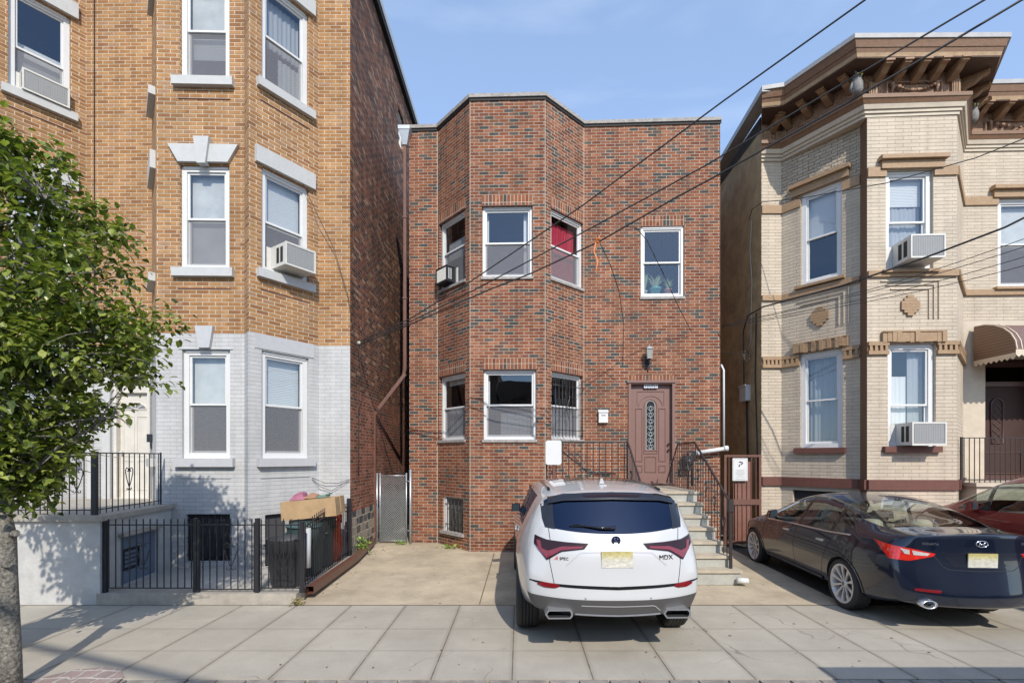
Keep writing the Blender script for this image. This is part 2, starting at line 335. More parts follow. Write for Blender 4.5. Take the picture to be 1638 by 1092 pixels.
def bar_grid(par, F, r, off, nv, nh, name='window_bars', rad=.007, curl=True):
    t0, t1, zb, zt = r; m = MB()
    for k in range(nv): t = t0 + (t1 - t0) * (k + .5) / nv; m.tube([F.pt(t, zb, off), F.pt(t, zt, off)], rad, 5)
    for k in range(nh): z = zb + (zt - zb) * (k + .35) / (nh - .3); m.tube([F.pt(t0 - .02, z, off), F.pt(t1 + .02, z, off)], rad * 1.1, 5)
    for e in (t0, t1):
        for z in (zb + .1, zt - .15): m.tube([F.pt(e, z, off), F.pt(e, z, 0)], rad, 5)
    if curl:
        tc_ = (t0 + t1) / 2; zc = zb + (zt - zb) * .5
        for s in (-1, 1):
            pts = [F.pt(tc_ + s * (.02 + .05 * math.sin(a * .5)), zc - .22 + a * .06, off + .006) for a in range(9)]; m.tube(pts, rad, 4)
    return m.build(name, m_black, par)

def ac_unit(F, tc_, zb, wd, hg, label, proud=.33, back=-.12, dark=False):
    t0, t1 = tc_ - wd / 2, tc_ + wd / 2; c = F.pt(tc_, zb, proud / 2)
    root = empty('air_conditioner', tuple(c), label, 'air conditioner', 'window air conditioners')
    cas = m_acw if not dark else m_black
    m = MB(); m.fbox(F, t0, t1, zb, zb + hg, back, proud - .012); m.fbox(F, t0 - .006, t1 + .006, zb - .006, zb + hg * .06, proud - .02, proud + .002); m.fbox(F, t0 - .006, t1 + .006, zb + hg * .94, zb + hg + .006, proud - .02, proud + .002)
    m.fbox(F, t0 - .006, t0 + .02, zb + hg * .06, zb + hg * .94, proud - .02, proud + .002); m.fbox(F, t1 - .02, t1 + .006, zb + hg * .06, zb + hg * .94, proud - .02, proud + .002)
    m.build('casing', cas, root)
    g = MB(); g.fbox(F, t0 + .03, t1 - .03, zb + .035, zb + hg - .035, proud - .012, proud - .005)
    n = 18
    for k in range(n): t = t0 + .04 + (wd - .08) * k / (n - 1); g.fbox(F, t - .002, t + .002, zb + .036, zb + hg - .036, proud - .005, proud - .001)
    g.build('grille', m_acg if not dark else m_acw, root)
    for s, e in ((t0 - .002, t0), (t1, t1 + .002)):
        for k in range(2): v = MB(); v.fbox(F, s, e, zb + hg * .15, zb + hg * .85, proud * (.2 + .33 * k), proud * (.42 + .33 * k)); v.build('side_vent', m_grey if dark else m_rubber, root)
    for s, e in ((t0 - .09, t0 - .004), (t1 + .004, t1 + .07)): a = MB(); a.fbox(F, s, e, zb + .0, zb + hg * .95, back + .03, back + .045); a.build('side_panel', m_acw, root)
    return root

def curl_heart(m, c, e1, s=1.0, r=.006):
    """small scrolled heart of wrought iron round c; e1 is the horizontal direction"""
    e1 = Vector(e1).normalized(); up = Vector((0, 0, 1))
    for sg in (-1, 1):
        pts = [(0, -.17), (.05, -.05), (.085, .06), (.085, .11), (.06, .14), (.03, .13), (.018, .10), (.03, .08), (.045, .09)]
        m.tube([c + e1 * sg * x * s + up * z * s for x, z in pts], r, 4)
        pts = [(0, -.17), (.03, -.2), (.055, -.19), (.05, -.17)]
        m.tube([c + e1 * sg * x * s + up * z * s for x, z in pts], r, 4)

def railing(root, pts_top, drop, n, posts=(), r=.008, rr=.012, hearts=(), twist=False, over=.0, bottom=.06, name='baluster', mt=None):
    """rail along a polyline of top points; drop = height from the top rail to the bottom rail"""
    mt = mt or m_black
    m = MB(); T = [Vector(p) for p in pts_top]; m.tube(T, rr, 4, smooth=False); m.tube([p - Vector((0, 0, drop)) for p in T], rr * .8, 4, smooth=False); m.build('rail', mt, root)
    L = [0]
    for i in range(1, len(T)): L.append(L[-1] + (T[i] - T[i - 1]).length)
    def at(s):
        for i in range(1, len(T)):
            if s <= L[i] + 1e-6: return T[i - 1].lerp(T[i], (s - L[i - 1]) / (L[i] - L[i - 1]))
        return T[-1]
    proto = None
    for k in range(n):
        p = at(L[-1] * (k + .5) / n); b = MB()
        b.tube([p + Vector((0, 0, over)), p - Vector((0, 0, drop + (bottom if drop else 0)))], r, 4, smooth=False)
        if k in hearts:
            q = at(min(L[-1], L[-1] * (k + .5) / n + .01)); curl_heart(b, p - Vector((0, 0, drop * .45)), q - p, drop / .8)
        b.build(name, mt, root)
    for p, z0, z1, w in posts:
        b = MB(); b.box(p[0] - w / 2, p[0] + w / 2, p[1] - w / 2, p[1] + w / 2, z0, z1); b.build('post', mt, root)

def text_mesh(body, size, org, ex, ez, mt, parent, name, depth=.002, shear=0, porg=None):
    c = bpy.data.curves.new('tmp', 'FONT'); c.body = body; c.size = size; c.extrude = depth; c.align_x = 'CENTER'; c.align_y = 'CENTER'; c.shear = shear; c.resolution_u = 2
    o = bpy.data.objects.new('tmp', c); sc.collection.objects.link(o); dg = bpy.context.evaluated_depsgraph_get(); dg.update()
    me = bpy.data.meshes.new_from_object(o.evaluated_get(dg)); bpy.data.objects.remove(o)
    ex = Vector(ex).normalized(); ez = Vector(ez).normalized(); ny = ex.cross(ez); Mx = Matrix((ex, ez, ny)).transposed().to_4x4(); Mx.translation = Vector(org) - (porg if porg is not None else ORG.get(parent.name, Vector((0, 0, 0))))
    me.transform(Mx); me.materials.clear(); me.materials.append(mt); me.name = name
    o = bpy.data.objects.new(name, me); sc.collection.objects.link(o); o.parent = parent; return o

def struct(name, mb, mt, **k):
    o = mb.build(name, mt, None, **k); return tag(o, kind='structure')

# ------------------------------------------------------------------ ground
def ground_mat(name, col, joints=None, spots=.2, stain=.25, jcol=.45, cross=(), fine=.12, slabs=False):
    m = bpy.data.materials.new(name); m.use_nodes = True; n = m.node_tree; B = n.nodes['Principled BSDF']; B.inputs['Roughness'].default_value = .9; B.inputs['Specular IOR Level'].default_value = .25
    g = n.nodes.new('ShaderNodeNewGeometry'); v = g.outputs['Position']; s = n.nodes.new('ShaderNodeSeparateXYZ'); n.links.new(v, s.inputs[0])
    c = mixc(n, 1.0, col, maprange(n, noise(n, v, 1.3, 6, .7), .3, .7, 1 - stain, 1 + stain * .5), 'MULTIPLY')
    c = mixc(n, 1.0, c, maprange(n, noise(n, v, 90, 3, .7), .3, .7, 1 - fine, 1 + fine), 'MULTIPLY')
    if slabs:
        cb = n.nodes.new('ShaderNodeCombineXYZ'); n.links.new(M_(n, 'FLOOR', M_(n, 'DIVIDE', M_(n, 'ADD', s.outputs[0], .067), SW)), cb.inputs[0]); n.links.new(M_(n, 'FLOOR', M_(n, 'DIVIDE', M_(n, 'SUBTRACT', s.outputs[1], 5.1), .645)), cb.inputs[1])
        wn = n.nodes.new('ShaderNodeTexWhiteNoise'); wn.noise_dimensions = '2D'; n.links.new(cb.outputs[0], wn.inputs['Vector']); c = mixc(n, 1.0, c, maprange(n, wn.outputs['Value'], 0, 1, .93, 1.05), 'MULTIPLY')
    wvm = n.nodes.new('ShaderNodeVectorMath'); wvm.operation = 'MULTIPLY_ADD'; nz2 = n.nodes.new('ShaderNodeTexNoise'); nz2.inputs['Scale'].default_value = 2.5; n.links.new(v, nz2.inputs['Vector']); n.links.new(nz2.outputs['Color'], wvm.inputs[0]); wvm.inputs[1].default_value = (.5, .5, 0); n.links.new(v, wvm.inputs[2])
    vc = n.nodes.new('ShaderNodeTexVoronoi'); vc.feature = 'DISTANCE_TO_EDGE'; vc.inputs['Scale'].default_value = .55; n.links.new(wvm.outputs[0], vc.inputs['Vector'])
    ck = M_(n, 'MULTIPLY', maprange(n, vc.outputs['Distance'], .0, .004, .55, 0), maprange(n, noise(n, v, .8, 2), .5, .6, 0, 1)); c = mixc(n, ck, c, (.10, .085, .07))
    gum = n.nodes.new('ShaderNodeTexVoronoi'); gum.inputs['Scale'].default_value = 5.5; n.links.new(v, gum.inputs['Vector']); gm_ = M_(n, 'MULTIPLY', maprange(n, gum.outputs['Distance'], .05, .11, .38, 0), maprange(n, noise(n, v, 4, 1), .5, .6, 0, 1)); c = mixc(n, gm_, c, (.17, .15, .125))
    vor = n.nodes.new('ShaderNodeTexVoronoi'); vor.inputs['Scale'].default_value = 3.2; n.links.new(v, vor.inputs['Vector'])
    sp = maprange(n, vor.outputs['Distance'], .03, .055, 1, 0); sp = M_(n, 'MULTIPLY', sp, maprange(n, noise(n, v, 2.3, 2), .5, .56, 0, 1))
    c = mixc(n, M_(n, 'MULTIPLY', sp, spots * 3, True), c, (.09, .08, .07))
    ht = noise(n, v, 120, 3)
    if joints:
        J = None
        for ax, off, pitch, wd in joints:
            f = M_(n, 'FRACT', M_(n, 'DIVIDE', M_(n, 'ADD', s.outputs[ax], off + noise_off * 0), pitch)); d = M_(n, 'MULTIPLY', M_(n, 'ABSOLUTE', M_(n, 'SUBTRACT', f, .5)), pitch)
            d = M_(n, 'ADD', d, M_(n, 'MULTIPLY', M_(n, 'SUBTRACT', noise(n, v, 6, 3), .5), .012))
            k = maprange(n, d, wd * .6, wd * 1.2, 1, 0); soft = maprange(n, d, wd, wd * 8, .28, 0)
            k = M_(n, 'MAXIMUM', k, soft); J = k if J is None else M_(n, 'MAXIMUM', J, k)
        for ax, at_, wd, st in cross:
            d = M_(n, 'ABSOLUTE', M_(n, 'SUBTRACT', s.outputs[ax], at_)); k = M_(n, 'MULTIPLY', maprange(n, d, wd * .5, wd * 1.6, 1, 0), st); J = M_(n, 'MAXIMUM', J, k)
        c = mixc(n, J, c, tuple(x * jcol for x in (.30, .24, .17)))
        ht = M_(n, 'SUBTRACT', ht, M_(n, 'MULTIPLY', J, 3))
    n.links.new(c, B.inputs['Base Color'])
    bp = n.nodes.new('ShaderNodeBump'); bp.inputs['Strength'].default_value = .25; bp.inputs['Distance'].default_value = .006; n.links.new(ht, bp.inputs['Height']); n.links.new(bp.outputs[0], B.inputs['Normal'])
    return m
noise_off = 0
SW = .7315
m_walk = ground_mat('sidewalk_concrete', (.395, .36, .298), slabs=True, joints=((0, SW / 2 + .067, SW, .006),), cross=((1, 5.745, .02, .22), (1, 5.10, .02, .2), (1, 6.665, .02, 1)), spots=.12, stain=.16)
m_drive = ground_mat('tan_driveway_concrete', (.47, .395, .285), joints=((0, 100.0, 1000, .001),), cross=(), spots=.25, stain=.32)
m_asph = ground_mat('asphalt', (.075, .072, .07), spots=.1, stain=.3, fine=.3)
m_yard = ground_mat('yard_concrete', (.42, .40, .36), spots=.1, stain=.2)
def sheet(name, pts, mt, label=None):
    m = MB(); m.face(pts); return struct(name, m, mt)
def slab(name, poly, z0, z1, mt):
    m = MB(); m.prism([(x, y, z0) for x, y in poly], (0, 0, z1 - z0)); return struct(name, m, mt)
sheet('ground', [(-300, -300, -.16), (300, -300, -.16), (300, 400, -.16), (-300, 400, -.16)], m_asph)
sheet('road', [(-60, -9, -.12), (60, -9, -.12), (60, 4.3, -.12), (-60, 4.3, -.12)], m_asph)
slab('sidewalk', [(-40, 4.452), (40, 4.452), (40, 6.67), (-40, 6.67)], -.14, 0, m_walk)
m_kerb = brick('kerb_stone', [(0, (.30, .26, .22)), (.4, (.26, .21, .19)), (.7, (.34, .31, .27))], (.10, .09, .08), w=.26, h=.4, m=.02, bump=.5, wob=.02)
m = MB()
for k in range(-40, 40):
    x = k * .27 + random.uniform(-.01, .01); m.hexa([(x, 4.2, -.14), (x + .25, 4.2, -.14), (x + .25, 4.447, -.14), (x, 4.447, -.14), (x, 4.2, -.012), (x + .25, 4.2, -.012), (x + .25, 4.447 - random.uniform(0, .01), -.006), (x, 4.447 - random.uniform(0, .01), -.006)])
m_kerbs = mat('kerb_stones', (.27, .24, .21), .85, noise=.35, nscale=7, bump=.4)
struct('kerb', m, m_kerbs)
# driveway rises slightly towards the brick house
def yz(y): return .0 + (y - 6.67) * .014
m = MB(); m.face([(-3.12, 6.674, .0), (4.42, 6.674, .0), (4.5, 12, yz(12)), (-3.3, 12, yz(12))]); struct('driveway', m, m_drive)
m = MB(); m.prism([(.02 - .012, 6.69, .0), (.02, 6.69, 0), (-.62, 10.1, .05), (-.64, 10.1, .05)], (0, 0, .003)); 
m = MB(); m.face([(-.55, 6.69, .004), (-.535, 6.69, .004), (-.50, 10.0, .051), (-.52, 10.0, .051)]); struct('driveway_joint', m, mat('driveway_joint_dirt', (.16, .12, .08), .9))
m = MB(); m.face([(4.428, 6.674, -.004), (40, 6.674, -.004), (40, 13, -.004), (4.5, 13, -.004)]); struct('side_driveway', m, m_asph)
# far ground between and behind the houses
m = MB(); m.face([(-40, 12.01, .07), (40, 12.01, .07), (40, 40, .07), (-40, 40, .07)]); struct('back_lot', m, m_conc)
# left yard with its raised concrete curb
slab('yard', [(-5.7, 6.96), (-3.13, 6.96), (-3.22, 9.5), (-12, 9.5), (-12, 6.96)], -.1, .12, m_yard)
m = MB(); m.prism([(-5.72, 6.674, -.1), (-3.02, 6.674, -.1), (-3.02, 6.955, -.1), (-5.72, 6.955, -.1)], (0, 0, .25)); m.prism([(-3.125, 6.96, -.1), (-3.02, 6.96, -.1), (-3.13, 9.32, -.1), (-3.19, 9.32, -.1)], (0, 0, .25)); struct('yard_curb', m, m_conc)
m_pit = brick('tree_pit_stone', [(0, (.33, .25, .23)), (.5, (.28, .22, .2)), (.8, (.36, .3, .27))], (.46, .43, .38), w=.16, h=.16, m=.02, bump=.8, wob=.08)
m = MB(); c = [( -3.95 + .42 * math.cos(a * .524), 4.27 + .42 * math.sin(a * .524), .006) for a in range(12)]; m.face(c, 0, [(p[0], p[1]) for p in c]); struct('tree_pit', m, m_pit)

# ------------------------------------------------------------------ central red brick house
def poly_facets(pts):
    fs = []; u = 0
    for a, b in zip(pts, pts[1:]): f = Facet(a, b); f.u0 = u; u += f.L; fs.append(f)
    return fs
CP = [(X(655, 11.10), 11.10), (X(700, 11.07), 11.07), (X(752, 10.15), 10.15), (X(872, 10.10), 10.10), (X(934, 10.95), 10.95), (X(1152, 10.83), 10.83)]
CF = poly_facets(CP); CTOP = Z(205, 11.1) - .03
red = empty('brick_house', (1.0, 10.9, 0), 'red brick two storey house with an angled bay, behind the white SUV', 'house')
cw = {}
cw['ul'] = CF[1].rect(702.5, 744, 357, 336, 466, 447); cw['ll'] = CF[1].rect(702.5, 744, 604, 594, 705, 702); cw['bl'] = CF[1].rect(708, 741, 795, 795, 848, 853)
cw['uf'] = CF[2].rect(771, 852, 329, 329, 443, 443); cw['lf'] = CF[2].rect(773, 858, 591, 591, 703, 703)
cw['ur'] = CF[3].rect(881, 932.5, 333, 358, 445, 462); cw['lr'] = CF[3].rect(882, 932.5, 594, 601, 701, 704)
cw['fr'] = CF[4].rect(1025, 1094, 362, 362, 475, 475); cw['dr'] = CF[4].rect(1005, 1079, 610, 610, 774, 774)
m = MB(); ops = [[], ['ul', 'll', 'bl'], ['uf', 'lf'], ['ur', 'lr'], ['fr', 'dr']]
for F, o in zip(CF, ops): wall(m, F, -.05, CTOP, [cw[k] for k in o], .1)
bl_, br_ = (CP[0][0] + .02, 22), (CP[-1][0], 22)
for a, b in (((CP[-1]), br_), (br_, bl_), (bl_, CP[0])): wall(m, Facet(a, b), -.05, CTOP)
m.build('wall', m_red, red, recalc=False)
m = MB(); m.face([(*p, CTOP) for p in CP] + [(*br_, CTOP), (*bl_, CTOP)]); m.build('roof', m_asph, red)
def offset_poly(pts, o):
    out = []
    for i, p in enumerate(pts):
        p = Vector(p); fs = []
        if i > 0: fs.append(Facet(pts[i - 1], pts[i]))
        if i < len(pts) - 1: fs.append(Facet(pts[i], pts[i + 1]))
        if len(fs) == 1: q = p + fs[0].n * o
        else:
            nn = (fs[0].n + fs[1].n).normalized(); q = p + nn * (o / max(.3, nn.dot(fs[0].n)))
        out.append((q.x, q.y))
    return out
def band(m, pts, z0, z1, o0, o1, mi=0, closed_ends=True, t=None):
    a = offset_poly(pts, o0); b = offset_poly(pts, o1)
    for i in range(len(pts) - 1):
        c = [(*b[i], z0), (*b[i + 1], z0), (*a[i + 1], z0), (*a[i], z0), (*b[i], z1), (*b[i + 1], z1), (*a[i + 1], z1), (*a[i], z1)]
        m.hexa(c, mi)
ce = [(CP[0][0] - .02, 11.1)] + CP[1:-1] + [(CP[-1][0] + .02, CP[-1][1])]
m = MB(); band(m, ce, CTOP + .002, CTOP + .075, -.25, .045); m.build('coping', m_coping, red)
m = MB(); band(m, ce, CTOP - .055, CTOP, .003, .02); m.build('coping_flashing', m_rubber, red)
for k, F in (('uf', CF[2]), ('lf', CF[2]), ('ul', CF[1]), ('ll', CF[1]), ('ur', CF[3]), ('lr', CF[3]), ('fr', CF[4]), ('dr', CF[4])):
    r = cw[k]; m = MB(); t0, t1 = r[0] - .0, r[1] + .0; z0 = r[3] + .012; z1 = z0 + .215
    if k == 'dr': z0 = r[3] + .012; z1 = z0 + .125
    m.fbox(F, max(.01, t0), min(F.L - .01, t1), z0, z1, 0.0, .004)
    m.build('lintel', m_redv, red, recalc=True)
    m = MB(); m.fbox(F, t0, t1, r[3] + .0005, r[3] + .012, -.1, .006); m.build('lintel_plate', m_darkbrown, red)
    if k != 'dr': m = MB(); m.fbox(F, t0 - .02, t1 + .02, r[2] - .05, r[2] + .003, -.09, .035); m.build('window_sill', m_coping, red)
# pale caulk lines at the corners of the bay
m = MB()
for p in CP[1:-1]: m.tube([(p[0], p[1], .0), (p[0], p[1], CTOP - .06)], .009, 4)
m.build('corner_joint', mat('pale_caulk', (.40, .34, .27), .8), red)
window(red, CF[1], cw['ul'], low=[('curtain', m_curtg, .0, 1, .45, .75, 0)], mid=.55)
window(red, CF[1], cw['ll'], low=[('curtain', m_curtg, .0, .8, 0, .5, .012), ('blind', m_blindw, 0, 1, .9, 1, 0)])
window(red, CF[2], cw['uf'], low=[('curtain', m_curt, .86, .98, 0, 1, .006), ('curtain', m_curt, .0, .07, 0.5, 1, .006)])
window(red, CF[2], cw['lf'], low=[('curtain', m_curt, .0, .06, .45, 1, .006), ('curtain', m_curtg, .3, 1, 0, .38, .015)])
window(red, CF[3], cw['ur'], low=[('curtain', m_curtr, .0, 1, 0, .93, .012)], recess=.07)
wl = window(red, CF[3], cw['lr'], low=[('curtain', m_curtg, 0, 1, 0, .45, .008)], recess=.09)
bar_grid(red, CF[3], (cw['lr'][0] + .02, cw['lr'][1] - .02, cw['lr'][2] + .03, cw['lr'][3] - .12), .045, 9, 3)
wp = window(red, CF[4], cw['fr'], low=[], screen=False, recess=.05)
m = MB(); r = cw['bl']; m.fbox(CF[1], r[0], r[0] + .10, r[2], r[3], -.09, -.03); m.fbox(CF[1], r[0] + .1, r[1], r[3] - .03, r[3], -.09, -.06); m.build('basement_frame', m_white, red)
m = MB(); m.fbox(CF[1], r[0] + .1, r[1], r[2], r[3] - .03, -.12, -.09); m.build('basement_pane', mat('dusty_basement_glass', (.10, .10, .09), .35, noise=.5, nscale=8), red)
bar_grid(red, CF[1], (r[0] + .1, r[1], r[2], r[3]), -.02, 5, 2)
m = MB(); r = cw['bl']; m.fbox(CF[1], r[0] - .04, r[1] + .03, r[2] - .06, r[2] + .003, -.06, .06); m.build('window_sill', m_coping, red)
# rooms: one dark floor level inside
m = MB(); m.box(-1.8, 4.3, 11.6, 20, 4.3, 4.4); m.build('floor', m_room, red)
# door
F = CF[4]; t0, t1, zb, zt = cw['dr']; m_mauve = mat('mauve_door_paint', (.20, .112, .092), .45, noise=.07, nscale=6); m_mauved = mat('mauve_door_moulding', (.18, .09, .075), .45)
m = MB(); m.fframe(F, t0, t1, zb, zt, .055, -.13, .03, wb=.02); m.fbox(F, t0 - .03, t1 + .03, zt - .03, zt + .02, .03, .055)
dr = m.build('door', m_mauve, red)
i0, i1, ib, it = t0 + .058, t1 - .058, zb + .02, zt - .058
m = MB(); m.fbox(F, i0, i1, ib, it, -.13, -.085); m.build('door_leaf', m_mauve, dr)
m = MB(); W_ = i1 - i0; H_ = it - ib; o0, o1 = -.085, -.07
def pf(a, b, c, d, w=.012): m.fframe(F, i0 + W_ * a, i0 + W_ * b, ib + H_ * c, ib + H_ * d, w, o0, o1)
pf(.13, .30, .22, .76); pf(.70, .87, .22, .76); pf(.36, .64, .11, .27); pf(.13, .30, .11, .18); pf(.70, .87, .11, .18); pf(.33, .67, .30, .33, .006)
def arch(cx, cz, rx, rz, a0, a1, r=.008, o=-.078): m.tube([F.pt(i0 + W_ * cx + rx * math.cos(R(a)), ib + H_ * cz + rz * math.sin(R(a)), o) for a in range(a0, a1 + 1, 12)], r, 4)
arch(.5, .78, .26, .23, 0, 180); 
m.tube([F.pt(i0 + W_ * .17, ib + H_ * .79, -.078), F.pt(i0 + W_ * .17, ib + H_ * .93, -.078), F.pt(i0 + W_ * .83, ib + H_ * .93, -.078), F.pt(i0 + W_ * .83, ib + H_ * .79, -.078)], .007, 4)
arch(.5, .79, .135, .13, 0, 180, .012)
for s in (-1, 1): m.tube([F.pt((i0 + i1) / 2 + s * .135, ib + H_ * .79, -.078), F.pt((i0 + i1) / 2 + s * .135, ib + H_ * .33, -.078)], .012, 4)
m.build('moulding', m_mauved, dr)
tcx = (i0 + i1) / 2; zl, zh = ib + H_ * .34, ib + H_ * .79
poly = [F.pt(tcx - .095, zl, -.083), F.pt(tcx + .095, zl, -.083)] + [F.pt(tcx + .095 * math.cos(R(a)), zh + .1 * math.sin(R(a)), -.083) for a in range(0, 181, 15)]
m = MB(); m.face(poly); m.build('door_glass', mat('dark_leaded_glass', (.03, .035, .04), .1, coat=.5), dr)
m = MB(); rr_ = .0035
for k in range(7):
    z = zl + .06 + (zh - zl - .06) * k / 6.5
    for s in (-1, 1):
        m.tube([F.pt(tcx + s * x, z + dz, -.08) for x, dz in ((0, -.06), (.05, -.02), (.07, .02), (.03, .05), (0, .03))], rr_, 4)
        m.tube([F.pt(tcx + s * x, z + dz, -.08) for x, dz in ((0, -.06), (.03, 0), (0, .06))], rr_, 4)
m.tube(poly + [poly[0]], .005, 4); m.build('leading', mat('pale_lead', (.55, .58, .56), .4), dr)
m = MB()
for z in (.335, .395): c = F.pt(i1 - .06, ib + H_ * z, -.05); m.tube([F.pt(i1 - .06, ib + H_ * z, -.085), c], .016, 8); m.tube([c, F.pt(i1 - .06, ib + H_ * z, -.03)], .024, 8)
m.build('handle', mat('dark_bronze', (.06, .04, .03), .35, metal=.8), dr)
m = MB(); hz = it - .005
for k in range(4): a = tcx - .155 + k * .078; m.fbox(F, a, a + .07, hz - .075, hz + .02, -.036, -.03)
hn = m.build('house_number', mat('number_tile', (.62, .66, .72), .4), dr)
for k, ch in enumerate('1507'): text_mesh(ch, .085, F.pt(tcx - .12 + k * .078, hz - .028, -.0285), F.pt(1, 0) - F.pt(0, 0), (0, 0, 1), m_black, hn, 'numeral', .001)
# plants and pots in the far right upper window belong to the room
rw = cw['fr']; F = CF[4]
def blades(m, F, tc_, zb, n, h, sp, off):
    for k in range(n):
        a = random.uniform(-1, 1); L = h * random.uniform(.6, 1); p0 = F.pt(tc_, zb, off); p1 = F.pt(tc_ + a * sp * .5, zb + L * .7, off + random.uniform(-.04, .03)); p2 = F.pt(tc_ + a * sp, zb + L * random.uniform(.6, 1.), off + random.uniform(-.05, .03))
        e = Vector((.0045, 0, 0)); m.face([p0 - e, p0 + e, p1 + e, p1 - e], smooth=True); m.face([p1 - e, p1 + e, p2], smooth=True)
m_leafp = mat('house_plant_leaf', (.16, .22, .10), .5)
def pot_plant(tc_, w, h, mt, label, n, lh, sp):
    root = empty('potted_plant', tuple(F.pt(tc_, rw[2] + .06, -.25)), label, 'plant', 'potted plants on the upper window sill')
    c = F.pt(tc_, rw[2] + .1, -.26); m = MB(); m.lathe([(0, 0), (w * .36, 0), (w * .5, h), (w * .55, h), (w * .55, h * .85), (w * .44, h * .84), (0, h * .82)], c, n=16); m.build('pot', mt, root)
    m = MB(); blades(m, F, tc_, rw[2] + .1 + h * .8, n, lh, sp, -.26); m.build('leaves', m_leafp, root, recalc=False)
pot_plant(rw[0] + .38, .24, .18, mat('teal_pot', (.10, .35, .33), .4), 'leafy plant in a wide teal pot behind the upper right window', 34, .42, .28)
pot_plant(rw[0] + .66, .16, .15, mat('clay_pot', (.42, .2, .13), .7), 'plant in a patterned clay pot at the right of the teal pot', 24, .34, .2)
pot_plant(rw[0] + .14, .12, .12, mat('white_pot', (.6, .6, .55), .5), 'tall thin leaved plant in a small white pot at the left of the sill', 26, .62, .14)
m = MB(); m.fbox(F, rw[0], rw[1], rw[2] + .06, rw[2] + .1, -.45, -.13); m.build('inner_sill', m_white, red)
ac_unit(CF[1], cw['ul'][0] + .33, cw['ul'][2] + .07, .42, .33, 'black cased air conditioner in the upper left bay window of the red house', .16, dark=True)

# wall lantern, mailbox, pipes on the red house
F = CF[4]
lp = F.t(1036); lz = F.z(1036, 566); ll_ = empty('wall_lantern', tuple(F.pt(lp, lz, 0)), 'black carriage lantern with frosted glass above the mauve front door', 'lantern')
m = MB(); m.fbox(F, lp - .05, lp + .05, lz - .30, lz - .06, 0, .02); m.tube([F.pt(lp, lz - .12, .02), F.pt(lp, lz - .26, .09), F.pt(lp, lz - .22, .16), F.pt(lp, lz - .13, .17)], .014, 6); m.tube([F.pt(lp, lz - .42, .015), F.pt(lp, lz - .28, .02)], [.004, .02], 6); m.build('bracket', m_black, ll_)
def frus(m, F, tc_, off, z0, w0, z1, w1):
    c = [F.pt(tc_ + sx * w_ / 2, z_, off + sy * w_ / 2) for (z_, w_) in ((z0, w0), (z1, w1)) for sx, sy in ((-1, 1), (1, 1), (1, -1), (-1, -1))]; m.hexa(c)
m = MB(); frus(m, F, lp, .17, lz - .12, .085, lz + .07, .125); m.build('lamp_glass', mat('frosted_lamp_glass', (.30, .31, .28), .3), ll_)
m = MB(); frus(m, F, lp, .17, lz + .072, .16, lz + .13, .04); frus(m, F, lp, .17, lz - .135, .1, lz - .122, .1)
for sx in (-1, 1):
    for sy in (-1, 1): m.tube([F.pt(lp + sx * .044, lz - .12, .17 + sy * .044), F.pt(lp + sx * .064, lz + .07, .17 + sy * .064)], .006, 4)
m.tube([F.pt(lp, lz + .13, .17), F.pt(lp, lz + .16, .17)], .012, 6); m.build('lamp_cap', m_grey, ll_)
mp_ = F.t(964.5); mz = F.z(964.5, 676); mbx = empty('mailbox', tuple(F.pt(mp_, mz, 0)), 'small white wall mailbox on red brick left of the door', 'mailbox')
m = MB(); m.fbox(F, mp_ - .1, mp_ + .1, mz, mz + .22, .002, .085); m.build('box', m_white, mbx)
m = MB(); c = [F.pt(mp_ - .11, mz + .222, .10), F.pt(mp_ + .11, mz + .222, .10), F.pt(mp_ + .11, mz + .222, .002), F.pt(mp_ - .11, mz + .222, .002), F.pt(mp_ - .11, mz + .245, .10), F.pt(mp_ + .11, mz + .245, .10), F.pt(mp_ + .11, mz + .29, .002), F.pt(mp_ - .11, mz + .29, .002)]; m.hexa(c); m.build('lid', m_white, mbx)
m = MB(); m.fbox(F, mp_ - .045, mp_ + .045, mz + .15, mz + .165, .085, .088); m.build('slot', m_black, mbx)
def pipe(name, pts, r, mt, label, cat, n=10, collars=(), rect=False):
    m = MB(); m.tube(pts, r, 4 if rect else n)
    for c, d in collars: c = Vector(c); d = Vector(d).normalized(); m.tube([c - d * .02, c + d * .02], r * 1.25, 4 if rect else n)
    o = m.build(name, mt); return tag(o, label, cat)
F = CF[4]; xe = CP[-1][0] + .035; ye = 10.83
pipe('vent_pipe', [(xe, 10.86, Z(583, ye)), (xe + .03, 10.80, Z(592, ye)), (xe + .03, 10.79, Z(716, ye))], .022, m_pvc, 'slim white pipe rising along the right corner of the red brick house', 'pipe')
m = MB(); a = F.pt(F.t(1112), F.z(1112, 724), .14); b = F.pt(F.t(1158), F.z(1158, 717), .14); m.tube([a, b], .045, 12); m.tube([b - Vector((.06, 0, 0)), b + Vector((.03, 0, 0))], .06, 12); m.tube([a - Vector((.03, 0, 0)), a + Vector((.08, 0, 0))], .056, 12)
tag(m.build('drain_pipe', m_pvc), 'short thick white plastic pipe level above the stair railing', 'pipe')
gm = empty('gas_meter', tuple(F.pt(F.t(1104), 1.4, .12)), 'dark gas meter and bent riser pipe behind the stair railing', 'gas meter')
g0 = F.pt(F.t(1104), 1.37, .15); m = MB(); m.tube([g0, g0 + Vector((0, 0, .62)), g0 + Vector((.05, 0, .72)), g0 + Vector((.13, 0, .75))], .03, 8); m.build('riser', m_rubber, gm)
